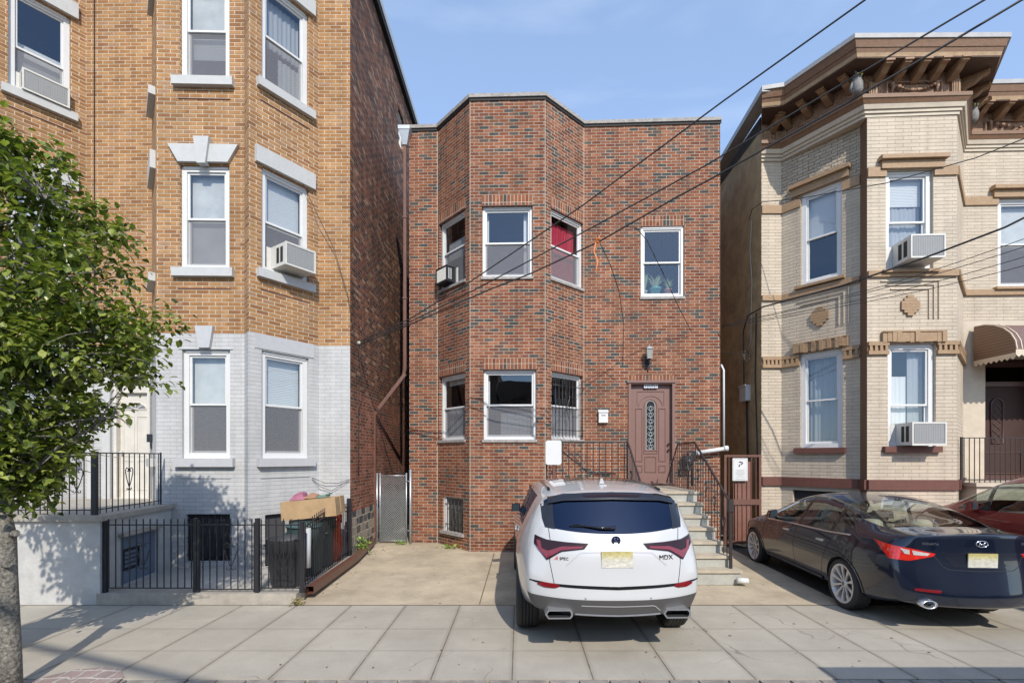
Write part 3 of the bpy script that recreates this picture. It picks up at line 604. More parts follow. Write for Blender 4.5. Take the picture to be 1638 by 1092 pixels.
m = MB(); m.box(g0.x - .19, g0.x - .02, g0.y - .09, g0.y + .09, 1.75, 2.02); m.lathe([(0, -.03), (.09, -.03), (.09, 0), (0, 0)], (g0.x - .1, g0.y - .09, 1.88), 'Y', 14); m.tube([(g0.x - .1, g0.y, 2.02), (g0.x - .1, g0.y, 2.1), (g0.x, g0.y, 2.1)], .02, 6); m.build('meter_body', m_black, gm)

# ------------------------------------------------------------------ stair in front of the red house
m_step = mat('grey_green_painted_step', (.37, .37, .33), .7, noise=.18, nscale=7, bump=.15); m_tread = mat('sandy_tread', (.44, .38, .29), .8, noise=.2, nscale=8, bump=.2)
st = empty('front_stair', (2.6, 8.9, 0), 'painted stone stair and landing leading up to the mauve front door', 'stair')
NOS = [(7.64, .25), (7.83, .435), (8.05, .62), (8.27, .81), (8.50, .99), (8.76, 1.18), (9.04, 1.37)]
m = MB(); b = MB(); xl = 1.97
for i, (y, z) in enumerate(NOS):
    xr = [3.44, 3.37, 3.315, 3.30, 3.28, 3.26, 3.27][i]; y2 = NOS[i + 1][0] + .03 if i < 6 else 10.8
    xl_ = xl if i < 6 else .52
    if i == 6: m.box(xl_, xr, y - .03, y2, z - .05, z)
    else: m.box(xl_, xr, y - .03, y2 + .0, z - .045, z)
    zb_ = 0.0 if i == 0 else NOS[i - 1][1] - .06
    b.box(xl_ + .02, xr - .02, y, 10.76, max(.0, NOS[i - 1][1] + .001 if i else 0.02), z - .0455)
m.build('tread', m_tread, st); b.box(.56, 1.99, 9.1, 10.75, .02, 1.319); b.build('riser', m_step, st)
pipe('stair_drain', [(3.34, 7.58, .10), (3.50, 7.56, .10)], .045, m_pvc, 'white drain pipe end lying under the lowest stair step', 'pipe', 12)
rt = empty('stair_railing', (3.3, 8.6, .3), 'black iron railing down the right side of the front stair', 'railing', 'railings of the front stair')
m_iron = mat('brown_black_iron', (.03, .022, .022), .5, noise=.2, nscale=20)
railing(rt, [(3.2, 10.75, 1.45), (3.2, 10.0, 2.26), (3.2, 9.04, 2.27)], .02, 1, r=.004, mt=m_iron)
def rail_z(y):
    return 2.27 + (y - 9.04) * (2.27 - 1.33) / (9.04 - 7.82)
m = MB(); m.tube([(3.2, 9.04, 2.27), (3.3, 7.82, 1.33), (3.32, 7.74, 1.28)], .02, 4, smooth=False); m.build('rail', m_iron, rt)
for k in range(12):
    y = 9.0 - k * .105; x = 3.2 + (9.04 - y) * .08; zt_ = rail_z(y); zb_ = max(z for yy, z in NOS if yy <= y + .04 or yy == NOS[0][0]); b = MB(); b.tube([(x, y, zt_), (x, y, zb_)], .008, 4, smooth=False)
    if k % 3 == 1: curl_heart(b, Vector((x, y, (zt_ + zb_) / 2)), (0.02, 1, 0), .7)
    b.build('baluster', m_iron, rt)
for k in range(15):
    y = 10.65 - k * .11; zt_ = min(2.26, 1.45 + (10.75 - y) * 1.08); b = MB(); b.tube([(3.2, y, zt_), (3.2, y, 1.37)], .008, 4, smooth=False)
    if k % 5 == 2: curl_heart(b, Vector((3.2, y, 1.8)), (0, 1, 0), .8)
    b.build('baluster', m_iron, rt)
b = MB(); b.box(3.29, 3.33, 7.72, 7.76, .25, 1.31); b.build('post', m_iron, rt)
b = MB(); b.box(3.27, 3.34, 7.70, 7.79, 1.14, 1.33); b.build('post_cap', m_iron, rt)
rl = empty('landing_railing', (1.3, 9.04, 1.37), 'black iron railing along the landing and down the left side of the stair', 'railing', 'railings of the front stair')
railing(rl, [(.5, 9.06, 2.27), (1.98, 9.06, 2.27)], .80, 13, r=.011, rr=.018, hearts=(5,), mt=m_iron, posts=[((1.98, 9.06), 1.37, 2.30, .03), ((.5, 9.06), 1.37, 2.3, .03)])
m = MB(); m.tube([(1.98, 9.04, 2.27), (2.0, 7.82, 1.33)], .018, 4, smooth=False); m.build('rail', m_iron, rl)
for k in range(11):
    y = 8.95 - k * .105; zt_ = rail_z(y); zb_ = max([z for yy, z in NOS if yy <= y + .04] + [.25]); b = MB(); b.tube([(2.0, y, zt_), (2.0, y, zb_)], .008, 4, smooth=False)
    if k % 3 == 1: curl_heart(b, Vector((2.0, y, (zt_ + zb_) / 2)), (0, 1, 0), .7)
    b.build('baluster', m_iron, rl)
pipe('rod', [(X(896, 9.6), 9.7, Z(718, 9.7)), (X(943, 9.7), 9.7, Z(757, 9.7)), (X(985, 9.7), 9.7, Z(757, 9.7))], .016, m_iron, 'bent dark handrail behind the landing railing, sloping down then level', 'rod', 6)  # thin dark bent rod standing between the landing railing and the wall
# blank white sign on a post behind the white SUV
sg = empty('blank_sign', (X(886, 8.95), 8.95, .1), 'blank white rectangular sign with rounded corners on a thin post behind the SUV', 'sign')
m = MB(); m.tube([(X(886, 8.95), 8.98, .1), (X(886, 8.95), 8.98, 1.95)], .022, 6); m.build('post', m_darkbrown, sg)
def round_plate(mb, cx, cz, w, h, r, y0, y1, m=0):
    pts = []
    for sx, sz, a0 in ((1, 1, 0), (-1, 1, 90), (-1, -1, 180), (1, -1, 270)):
        for a in range(0, 91, 18): pts.append((cx + sx * (w / 2 - r) + r * math.cos(R(a0 + a)), y0, cz + sz * (h / 2 - r) + r * math.sin(R(a0 + a))))
    mb.prism(pts, (0, y1 - y0, 0), m)
m = MB(); round_plate(m, X(885.5, 8.95), Z(723.5, 8.95), .285, .44, .04, 8.94, 8.945); m.build('sign_plate', m_white, sg)
# brown metal gate in the right hand alley
gt = empty('alley_gate', (4.95, 10.85, 0), 'brown metal gate with solid lower sheet in the alley right of the red house', 'gate')
gx0, gx1, gz1 = 4.47, 5.28, Z(727, 10.8)
m = MB(); m.box(gx0, gx0 + .05, 10.78, 10.83, .04, gz1); m.box(gx1 - .05, gx1, 10.78, 10.83, .04, gz1); m.box(gx0 + .05, gx1 - .05, 10.78, 10.83, gz1 - .05, gz1); m.box(gx0 + .05, gx1 - .05, 10.78, 10.83, .95, 1.07); m.box(gx0 + .05, gx1 - .05, 10.78, 10.83, .1, .16); m.build('gate_frame', m_maroon, gt)
for k in range(7):
    x = gx0 + .11 + k * (gx1 - gx0 - .22) / 6; b = MB(); b.tube([(x, 10.8, .16), (x, 10.8, gz1 - .05)], .009, 4, smooth=False); b.build('bar', m_maroon, gt)
m = MB(); m.box(gx0 + .25, gx1 - .22, 10.815, 10.825, .16, gz1 - .15); m.build('sheet', mat('red_brown_sheet', (.20, .09, .065), .5, noise=.2, nscale=5), gt)
sgn = empty('parking_sign', (4.72, 10.74, 1.4), 'white parking notice with a black letter P fixed to the brown alley gate', 'sign')
m = MB(); cx_, cz_ = X(1184, 10.74), Z(750.5, 10.74); round_plate(m, cx_, cz_, .33, .49, .015, 10.74, 10.75); pl_ = m.build('sign_plate', m_white, sgn)
m = MB(); m.fframe(Facet((cx_ - .15, 10.739), (cx_ + .15, 10.739)), 0, .30, cz_ - .225, cz_ + .225, .005, 0, .002)
for k, (w_, z_) in enumerate(((.2, 0), (.15, -.03), (.2, -.055), (.2, -.085), (.12, -.115), (.2, -.145), (.2, -.19))): m.box(cx_ - w_ / 2, cx_ + w_ / 2, 10.737, 10.739, cz_ - .012 + z_ - .005, cz_ - .012 + z_ + .004)
m.build('fine_print', m_grey, pl_)
m = MB(); m.tube([(cx_ - .02, 10.736, cz_ + .06), (cx_ - .02, 10.736, cz_ + .11)], .011, 4); m.tube([(cx_ - .025, 10.736, cz_ + .165), (cx_ + .02, 10.736, cz_ + .165), (cx_ + .05, 10.736, cz_ + .145), (cx_ + .04, 10.736, cz_ + .12), (cx_ + .01, 10.736, cz_ + .115)], .011, 4); m.build('letter', m_black, pl_)

# leader head and brown rainwater pipe, left of the red house
dp = empty('downspout', (-2.56, 11.0, 9.0), 'brown rainwater pipe with a pale funnel head at the left corner of the red house', 'downspout')
xx = X(648, 11.0); zt_ = Z(232, 11)
m = MB(); frus_c = Facet((xx - .5, 11.0), (xx + .5, 11.0)); frus(m, frus_c, .5, 0, zt_ - .02, .10, Z(212, 11), .24); frus(m, frus_c, .5, 0, Z(212, 11) + .001, .26, Z(206, 11), .26); m.build('leader_head', m_alu, dp)
xg = X(599, 10.9)
m = MB(); m.tube([(xx, 11.0, zt_), (xx, 11.0, Z(590, 11)), (xx - .03, 11.0, Z(600, 11))], .045, 4, smooth=False); m.tube([(xx, 11.0, Z(598, 11)), (xg, 10.9, Z(662, 10.9))], .05, 4, smooth=False); m.tube([(xg, 10.9, Z(655, 10.9)), (xg, 10.9, .35), (xg + .01, 10.8, .2), (xg + .03, 10.6, .16)], .05, 4, smooth=False)
for z_ in (3.0, 2.2, 1.0, 5.5, 7.3): m.tube([(xx if z_ > 4 else xg, 11.0 if z_ > 4 else 10.9, z_), (xx if z_ > 4 else xg, 11.0 if z_ > 4 else 10.9, z_ + .04)], .062, 4, smooth=False)
m.build('pipe', m_maroon, dp)
m = MB(); m.tube([(xg + .03, 10.6, .16), (-3.0, 9.0, .15), (-2.94, 6.92, .13)], .075, 4, smooth=False, cap=False); m.build('ground_pipe', m_maroon, dp)

# chain link gate between the houses
cg = empty('chain_link_gate', (-2.85, 11.1, 0), 'galvanised chain link gate closing the alley left of the red house', 'gate')
Y0 = 11.06; gx = [X(603, Y0), X(608, Y0), X(650, Y0)]; px_ = X(656.5, 10.98); zt_ = Z(756, Y0)
m = MB(); m.tube([(px_, 10.98, .05), (px_, 10.98, Z(750, Y0))], .028, 8); m.build('post', m_alu, cg)
m = MB(); m.tube([(gx[0], Y0, .05), (gx[0], Y0, zt_)], .022, 8); m.build('post', m_alu, cg)
m = MB()
for x in gx[1:]: m.tube([(x, Y0, .1), (x, Y0, zt_)], .017, 8)
for z_ in (.12, zt_ - .06): m.tube([(gx[1], Y0, z_), (gx[2], Y0, z_)], .012, 6)
for z_ in (.35, 1.45): m.tube([(gx[2], Y0, z_), (px_, 10.98, z_)], .016, 6)
m.build('gate_frame', m_alu, cg)
m = MB(); x0, x1, z0, z1 = gx[1], gx[2], .14, zt_ - .08; s = .052
k = -60
while k < 60:
    for sg_ in (1, -1):
        pts = []
        for z_ in (z0, z1): pts.append(((x0 + k * s) + sg_ * (z_ - z0) if sg_ > 0 else (x0 + k * s) - (z_ - z0), z_))
        (xa, za), (xb, zb2) = pts
        # clip to panel
        if xa > xb: xa, za, xb, zb2 = xb, zb2, xa, za
        if xb > x0 and xa < x1:
            sl = (zb2 - za) / (xb - xa)
            if xa < x0: za += (x0 - xa) * sl; xa = x0
            if xb > x1: zb2 -= (xb - x1) * sl; xb = x1
            m.tube([(xa, Y0 + .004 * sg_, za), (xb, Y0 + .004 * sg_, zb2)], .004, 3, cap=False, smooth=False)
    k += 1
m.build('wire_mesh', mat('dull_galvanised_wire', (.25, .27, .28), .6, metal=.2), cg)
m = MB(); m.box(x0 + .02, x1 - .02, Y0 + .03, Y0 + .035, .12, 1.25); m.build('privacy_sheet', mesh_screen('grey_weave_sheet', (.16, .16, .15), .4), cg)
m = MB(); m.tube([(x0 + .12, Y0, zt_ - .03), (x0 + .25, Y0, zt_ + .08), (x0 + .33, Y0, zt_ + .02), (x1, Y0, zt_ - .02)], .008, 5); m.build('loose_wire', m_black, cg)
# ------------------------------------------------------------------ left orange brick apartment house
LP = [(-11.6, 8.36), (-8.99, 8.38), (X(137, 9.40), 9.40), (X(243, 9.38), 9.38), (X(250, 8.38), 8.38), (X(391, 8.42), 8.42), (X(397, 8.24), 8.24), (X(510, 9.33), 9.33), (-3.20, 9.33)]
LF = poly_facets(LP); LT = 12.05; FZ = [(1.968, 3.82), (5.185, 6.952), (8.41, 10.18)]; ZP = 4.095
ora = empty('apartment_house', (-5.6, 9.3, 0), 'tall orange brick apartment house with a grey painted ground floor, at the left', 'house')
LO = {i: [] for i in range(8)}
LO[4] = [(LF[4].t(287.5), LF[4].t(367), a, b) for a, b in FZ]; LO[4][0] = (LF[4].t(291), LF[4].t(368), *FZ[0])
LO[6] = [(LF[6].t(418.5), LF[6].t(494), a, b) for a, b in FZ]
LO[1] = [(LF[1].t(13), LF[1].t(113), a, b) for a, b in FZ]
base_w = LF[4].rect(298, 368, 822, 822, 897, 897); LO[4].append(base_w)
base_d = (LF[6].t(424), LF[6].t(460), .12, 1.0); LO[6].append(base_d)
ldoor = (LF[2].t(184), LF[2].t(243) - .02, 1.2, LF[2].z(215, 597)); LO[2].append(ldoor)
stone_side = brick('rubble_stone', [(0, (.07, .075, .08)), (.35, (.28, .25, .21)), (.6, (.13, .12, .11)), (.8, (.34, .30, .24))], (.42, .37, .29), w=.27, h=.17, m=.03, wob=.09, bump=1.0, tint=.4)
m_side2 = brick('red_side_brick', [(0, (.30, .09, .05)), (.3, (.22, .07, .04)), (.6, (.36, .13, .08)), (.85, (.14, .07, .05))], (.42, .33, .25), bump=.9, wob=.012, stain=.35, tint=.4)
m = MB()
for i, F in enumerate(LF): wall(m, F, -.05, LT, LO[i], .13, mfun=lambda z: 1 if z < ZP else 0, zsplit=(ZP,))
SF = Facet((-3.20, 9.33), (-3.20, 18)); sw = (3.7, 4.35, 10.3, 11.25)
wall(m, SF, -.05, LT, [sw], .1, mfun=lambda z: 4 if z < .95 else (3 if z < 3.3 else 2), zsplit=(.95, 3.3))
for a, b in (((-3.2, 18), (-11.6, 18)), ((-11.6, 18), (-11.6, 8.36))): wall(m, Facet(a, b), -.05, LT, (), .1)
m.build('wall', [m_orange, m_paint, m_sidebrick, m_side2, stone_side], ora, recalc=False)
m = MB(); m.face([(*p, LT) for p in LP] + [(-3.2, 18, LT), (-11.6, 18, LT)]); m.build('roof', m_asph, ora)
m = MB(); m.box(-11.5, -3.3, 10.2, 17.9, 4.1, 4.2); m.box(-11.5, -3.3, 10.2, 17.9, 7.3, 7.4); m.build('floor', m_room, ora)
m = MB(); m.box(-3.3, -3.08, 9.25, 18.05, LT + .002, LT + .16); m.build('coping', m_stonew, ora)
m = MB(); m.box(-3.2, -3.10, 9.3, 18.0, LT - .12, LT - .001); m.build('gutter', m_rubber, ora)
def lsill(F, r, mt=m_stonew, h=.14, e=.09, pr=.09): m = MB(); m.fbox(F, r[0] - e, min(F.L + .0, r[1] + e), r[2] - h, r[2] + .004, -.12, pr); m.build('window_sill', mt, ora)
for fi in (1, 4, 6):
    for k, r in enumerate(LO[fi][:3]):
        F = LF[fi]; lsill(F, r, m_stonew if k else m_stoneg)
        mt = m_stonew if k else m_stoneg
        m = MB()
        if fi == 4 and k:   # splayed lintel with keystone
            za, zb_ = r[3] + .03, r[3] + .33; c = (r[0] + r[1]) / 2; wv = (r[1] - r[0]) / 2
            m.prism([F.pt(c - wv, za, .0), F.pt(c + wv, za, 0), F.pt(c + wv + .17, zb_, 0), F.pt(c - wv - .17, zb_, 0)], F.pt(0, 0, .06) - F.pt(0, 0, 0))
            m.prism([F.pt(c - .07, za - .05, .0), F.pt(c + .07, za - .05, 0), F.pt(c + .13, zb_ + .1, 0), F.pt(c - .13, zb_ + .1, 0)], F.pt(0, 0, .11) - F.pt(0, 0, 0))
        elif fi == 4:
            c = (r[0] + r[1]) / 2; m.prism([F.pt(c - .09, r[3] + .02, .0), F.pt(c + .09, r[3] + .02, 0), F.pt(c + .15, r[3] + .39, 0), F.pt(c - .15, r[3] + .39, 0)], F.pt(0, 0, .07) - F.pt(0, 0, 0)); m.fbox(F, r[0] - .05, r[1] + .05, r[3] + .003, r[3] + .02, -.1, .015)
        else: m.fbox(F, max(.02, r[0] - .12), min(F.L - .02, r[1] + .1), r[3] + .02, r[3] + (.3 if k else .27), 0, .07 if k else .012)
        m.build('lintel', mt, ora)
        m = MB(); m.fbox(F, r[0] - .02, r[1] + .02, r[2] - .34, r[2] - .325, 0, .012); m.build('ledge_shade_line', m_darkbrown if k else m_grey, ora)  # thin dark strip paints the shade line of a ledge below the sill
# the edge-on facet of the bay: only its sills and lintels read
for a, b in FZ:
    m = MB(); m.fbox(LF[3], .25, 1.05, a - .14, a, 0, .1); m.build('window_sill', m_stonew, ora); m = MB(); m.fbox(LF[3], .2, 1.1, b + .02, b + .33, 0, .08); m.build('lintel', m_stonew, ora)
m = MB(); z0 = ZP
m.tube([(LP[2][0] + .18, LP[2][1] - .02, ZP), (LP[2][0] + .18, LP[2][1] - .02, LT)], .008, 4)
m.build('conduit', m_wire, ora)
for F, r, kw in ((LF[4], LO[4][0], dict(bl=m_shade, cover=.5)), (LF[4], LO[4][1], dict(bl=m_shade, cover=.98)), (LF[4], LO[4][2], dict(bl=m_shade, cover=.45, low=[('valance', m_blindw, 0, 1, .25, .48, 0)])),
                 (LF[6], LO[6][0], dict(bl=m_blindw, cover=.52)), (LF[6], LO[6][1], dict(bl=m_blindw, cover=.52)), (LF[6], LO[6][2], dict(low=[('curtain', m_curt, .45, 1, 0, .4, .01), ('curtain', m_curtg, 0, 1, .45, .98, .01)])),
                 (LF[1], LO[1][0], dict(bl=m_blindw, cover=.5)), (LF[1], LO[1][1], dict(bl=m_blindw, cover=.5)), (LF[1], LO[1][2], dict(low=[('blind', m_blindw, 0, 1, .2, .55, 0)], mid=.45))):
    window(ora, F, r, fw=.085, recess=.07, **kw)
window(ora, SF, sw, fw=.07)
ac_unit(LF[6], (LO[6][1][0] + LO[6][1][1]) / 2 + .06, LO[6][1][2] + .10, .56, .38, 'large cream air conditioner in the second floor bay window of the orange house', .36)
ac_unit(LF[1], LF[1].t(72), LO[1][2][2] + .02, .62, .36, 'cream air conditioner in the top left window of the orange brick house', .12)
m = MB(); r = base_w; F = LF[4]; m.fframe(F, r[0], r[1], r[2], r[3], .04, -.12, -.05); m.build('basement_frame', m_black, ora)
m = MB(); m.face([F.pt(r[0], r[2], -.1), F.pt(r[1], r[2], -.1), F.pt(r[1], r[3], -.1), F.pt(r[0], r[3], -.1)]); m.build('basement_pane', mat('dusty_dark_glass', (.05, .05, .055), .3), ora)
bar_grid(ora, F, r, -.02, 7, 3)
m = MB(); F = LF[6]; r = base_d; m.fbox(F, r[0], r[1], r[2], r[3], -.12, -.08); m.build('basement_door', mat('charcoal_door', (.07, .07, .075), .5), ora)
m = MB(); q = (F.t(462), F.t(484), .55, 1.0); m.fbox(F, q[0], q[1], q[2], q[3], 0, .01); m.build('basement_pane', m_dark, ora)
# entrance door with fanlight
F = LF[2]; t0, t1, zb, zt = ldoor; m_doorw = mat('weathered_white_door', (.60, .57, .51), .6, noise=.14, nscale=4)
m = MB(); m.fframe(F, t0, t1, zb, zt, .05, -.12, .03, wb=.02); m.fbox(F, t0 + .05, t1 - .05, F.z(215, 628), F.z(215, 617), -.12, .0); d_ = m.build('door', m_doorw, ora)
zt2 = F.z(215, 628); m = MB(); m.fbox(F, t0 + .05, t1 - .05, zb + .02, zt2, -.12, -.07); m.build('door_leaf', m_doorw, d_)
W_ = t1 - t0 - .1; cx = (t0 + t1) / 2; H_ = zt2 - zb; m = MB()
for a, b in ((.1, .46), (.54, .9)):
    for c, e in ((.08, .36), (.40, .78)): m.fframe(F, t0 + .05 + W_ * a, t0 + .05 + W_ * b, zb + H_ * c, zb + H_ * e, .012, -.07, -.06)
zf = zb + H_ * .845; fr = W_ * .36
m.tube([F.pt(cx + fr * math.cos(R(a)), zf + fr * .6 * math.sin(R(a)), -.065) for a in range(0, 181, 15)] + [F.pt(cx + fr, zf, -.065)], .012, 4)
for a in (45, 90, 135): m.tube([F.pt(cx, zf, -.062), F.pt(cx + fr * math.cos(R(a)), zf + fr * .6 * math.sin(R(a)), -.062)], .01, 4)
m.build('moulding', m_doorw, d_)
m = MB(); m.face([F.pt(cx + fr * math.cos(R(a)), zf + fr * .6 * math.sin(R(a)), -.067) for a in range(0, 181, 15)]); m.build('fanlight', mat('grey_fanlight_glass', (.16, .17, .18), .2), d_)
m = MB(); m.fbox(F, t0 + .05, t1 - .05, F.z(215, 616), F.z(215, 598), -.1, -.09); m.build('transom', mat('dark_transom_glass', (.07, .07, .08), .15), d_)
c = F.pt(t0 + .11, zb + H_ * .44, -.07); m = MB(); m.tube([c, c + Vector((0, -.05, 0))], .014, 8); m.tube([c + Vector((0, -.045, 0)), c + Vector((0, -.075, 0))], .028, 10); m.build('handle', m_chrome, d_)
m = MB(); m.fbox(F, t1 - .0, t1 + .0199, zb, 3.7, .0, .05); m.fbox(F, t0 - .5, t0 - .4, zb, 3.7, 0, .04); m.fbox(F, t0 - .2, t0 - .05, zb, 3.7, 0, .06); m.build('pilaster', m_stonew, ora)
m = MB(); c = LF[3].pt(.1, 2.35, .0); m.box(c.x - .03, c.x + .07, c.y - .1, c.y, 2.27, 2.42); m.build('door_buzzer', m_black, ora)
# stoop
m_stucco = mat('white_stucco', (.48, .475, .455), .75, noise=.2, nscale=3.5, bump=.25, bscale=25)
so = empty('stoop', (-7, 7.9, 0), 'white stuccoed stoop with a stone slab top left of the iron fence', 'stoop')
sp_ = [(-12, 6.676), (-5.67, 6.676), (-5.90, 8.37), (-6.17, 8.38), (-6.99, 9.37), (-12, 9.4)]
SFc = Facet((-5.67, 6.676), (-5.90, 8.37)); bdoor = SFc.rect(193, 254, 855, 846, 940, 925); bdoor = (bdoor[0], min(bdoor[1], SFc.L - .06), .13, bdoor[3])
m = MB(); wall(m, Facet(sp_[0], sp_[1]), -.05, 1.13); wall(m, SFc, -.05, 1.13, [bdoor], .08); m.build('wall', m_stucco, so, recalc=False)
m = MB(); m.prism([(x, y, 1.132) for x, y in [(-12, 6.62), (-5.60, 6.62), (-5.84, 8.37), (-6.17, 8.375), (-6.97, 9.365), (-12, 9.395)]], (0, 0, .07)); m.build('slab', m_conc, so)
m_blued = mat('blue_grey_door', (.16, .20, .27), .5, noise=.1, nscale=5); m = MB(); m.fbox(SFc, bdoor[0], bdoor[1], bdoor[2], bdoor[3], -.1, -.06); bd = m.build('basement_door', m_blued, so)
q = SFc.rect(203, 228, 878, 872, 912, 905); m = MB(); m.fframe(SFc, q[0], q[1], q[2], q[3], .02, -.06, -.04)
for k in range(5): z_ = q[2] + (q[3] - q[2]) * (k + .5) / 5; m.fbox(SFc, q[0], q[1], z_ - .006, z_ + .006, -.055, -.045)
m.build('vent', m_black, bd)
m = MB(); m.fbox(SFc, bdoor[0] - .06, bdoor[1], bdoor[3] + .003, bdoor[3] + .05, 0, .08); m.build('door_hood', m_conc, so)
pr = empty('porch_railing', (-7, 6.75, 1.2), 'black wrought iron railing with scrolled hearts on top of the white stoop', 'railing')
xp = X(152, 6.75); xe_ = X(257, 8.25)
railing(pr, [(-9.4, 6.75, 2.05), (xp, 6.75, 2.05)], .78, 36, r=.007, hearts=(22, 29, 33), posts=[((xp, 6.75), 1.2, 2.07, .055)])
railing(pr, [(xp, 6.78, 2.05), (xe_, 8.25, 2.05)], .78, 12, r=.007, hearts=(5,), posts=[((xe_, 8.25), 1.2, 2.07, .02)])
# iron fence with gate
ff = empty('iron_fence', (-4.3, 6.74, .15), 'black iron picket fence with a scrolled gate on the concrete curb facing the sidewalk', 'fence')
fx = [X(p, 6.74) for p in (168.5, 312, 412, 483)]; zt = 1.07; B_ = .15
railing(ff, [(fx[0], 6.74, zt), (fx[1], 6.74, zt)], .86, 13, r=.008, hearts=(5,), posts=[((fx[0], 6.74), B_, 1.16, .05), ((fx[1] - .0, 6.75), B_, 1.16, .042)], over=.08, bottom=0, name='picket')
railing(ff, [(fx[1] + .06, 6.74, zt), (fx[2] - .03, 6.74, zt)], .88, 8, r=.008, hearts=(4,), posts=[((fx[1] + .05, 6.74), B_ - .01, 1.13, .03), ((fx[2], 6.74), B_, 1.16, .05)], over=.08, bottom=0, name='picket')
railing(ff, [(fx[2], 6.74, zt), (fx[3], 6.74, zt)], .86, 6, r=.008, hearts=(2, 3), posts=[((fx[2] - .045, 6.76), B_, 1.1, .028), ((fx[3], 6.74), B_, 1.12, .05)], over=.08, bottom=0, name='picket')
sfz = empty('side_fence', (-3.12, 8.0, .15), 'black iron picket fence with an arched top rail running back beside the driveway', 'fence')
pts = [(-3.03 - .15 * k / 8, 6.95 + 2.25 * k / 8, 1.0 + .13 * math.sin(math.pi * min(1, k / 8 * 1.15) * .8)) for k in range(9)]
m = MB(); m.tube(pts, .012, 4, smooth=False); m.tube([(p[0], p[1], p[2] - .07) for p in pts], .012, 4, smooth=False); m.tube([(p[0], p[1], .24) for p in pts], .01, 4, smooth=False); m.build('rail', m_black, sfz)
for k in range(24):
    s = (k + .5) / 24; x = -3.03 - .15 * s; y = 6.95 + 2.25 * s; zz = 1.0 + .13 * math.sin(math.pi * min(1, s * 1.15) * .8); b = MB(); b.tube([(x, y, .18), (x, y, zz + .07)], .008, 4, smooth=False); b.build('picket', m_black, sfz)
b = MB(); b.box(-3.22, -3.15, 9.2, 9.27, .15, 1.22); b.build('post', m_black, sfz)
o = MB(); o.tube([(-3.025, 7.05, .42), (-3.025, 7.05, .98)], .045, 12); tag(o.build('foam_tube', mat('grey_foam', (.42, .42, .43), .8)), 'grey foam tube sleeved over the first side fence pickets', 'tube')

# bins and rubbish in the yard
def bin_(name, c, r, h, mt, label, lid=None, n=26):
    root = empty(name, c, label, 'trash can')
    m = MB(); m.lathe([(0, 0), (r * .8, 0), (r * .86, .06), (r * .97, h * .72), (r * 1.04, h * .73), (r * 1.06, h * .97), (r * 1.1, h), (r * 1.02, h), (r * .92, h * .7), (r * .78, .05), (0, .05)], c, n=n); m.build('body', mt, root)
    m = MB()
    for s in (-1, 1): m.tube([Vector(c) + Vector((s * r * 1.02, -.08, h * .84)), Vector(c) + Vector((s * r * 1.2, -.04, h * .84)), Vector(c) + Vector((s * r * 1.2, .04, h * .84)), Vector(c) + Vector((s * r * 1.02, .08, h * .84))], .014, 5)
    m.build('handle', mt, root)
    if lid:
        m = MB(); m.lathe([(0, h + .09), (r * .6, h + .07), (r * 1.12, h + .01), (r * 1.12, h - .02), (r * 1.05, h + .0)], c, n=n); m.build('lid', lid, root)
    return root
m_bin = mat('black_plastic_bin', (.035, .036, .04), .5, noise=.15, nscale=12); m_bing = mat('dark_green_bin', (.05, .09, .09), .5, noise=.2, nscale=9)
bin_('trash_can', (-3.40, 7.26, .12), .275, .70, m_bin, 'black round open trash can behind the front iron fence')
bin_('trash_can', (-3.42, 7.92, .12), .27, .78, m_bing, 'dark green lidded trash can just behind the black open one', m_bing)
bin_('trash_can', (-3.46, 8.52, .12), .25, .80, m_bing, 'dark green lidded trash can under the cardboard box, next to the side fence', m_bing)
cb = empty('cardboard_box', (-3.5, 8.2, .95), 'long brown cardboard box lying tilted on top of the trash cans', 'box')
m_card = mat('cardboard', (.40, .27, .145), .85, noise=.2, nscale=6)
m = MB(); rot = Matrix.Rotation(R(-5), 4, 'Y') @ Matrix.Rotation(R(6), 4, 'Z'); c0 = Vector((-3.45, 8.1, 1.155))
def rb(m, x0, x1, y0, y1, z0, z1): m.hexa([c0 + rot @ Vector(p) for p in ((x0, y0, z0), (x1, y0, z0), (x1, y1, z0), (x0, y1, z0), (x0, y0, z1), (x1, y0, z1), (x1, y1, z1), (x0, y1, z1))])
rb(m, -.34, .50, -.30, .28, -.14, .15); m.build('carton', m_card, cb)
m = MB(); rb(m, -.342, .502, -.02, .03, .151, .154); rb(m, .5, .503, -.02, .03, -.1, .16); m.build('tape', mat('packing_tape', (.6, .45, .26), .3), cb)
pk = MB(); pk.prism([c0 + rot @ Vector(p) for p in ((-.27, -.1, .155), (-.03, -.12, .155), (-.05, -.1, .26), (-.10, -.1, .28), (-.19, -.1, .24))], rot.to_3x3() @ Vector((.02, .16, .0))); tag(pk.build('pink_cushion', mat('pink_fabric', (.36, .14, .21), .9, noise=.3, nscale=12)), 'crumpled pink fabric piece on the cardboard box', 'cushion')
pk = MB(); rb(pk, -.06, .16, -.1, .1, .165, .20); pk.prism([c0 + rot @ Vector(p) for p in ((.02, -.1, .2), (.18, -.1, .2), (.07, -.1, .25))], (0, .12, 0)); tag(pk.build('wood_scrap', mat('scrap_wood', (.35, .2, .13), .8)), 'brown wooden scrap lying on the cardboard box beside the pink piece', 'scrap')
pk = MB(); rb(pk, .17, .33, -.1, .08, .165, .195); rb(pk, .31, .36, -.12, .1, .196, .215); tag(pk.build('green_tray', mat('sea_green_plastic', (.13, .25, .21), .4)), 'sea green plastic tray at the right end of the cardboard box', 'tray')
m_or = mat('orange_plastic', (.75, .10, .03), .5); ob = empty('orange_netting', (-3.32, 8.95, .12), 'bright orange red plastic netting bundled behind the side fence', 'netting')
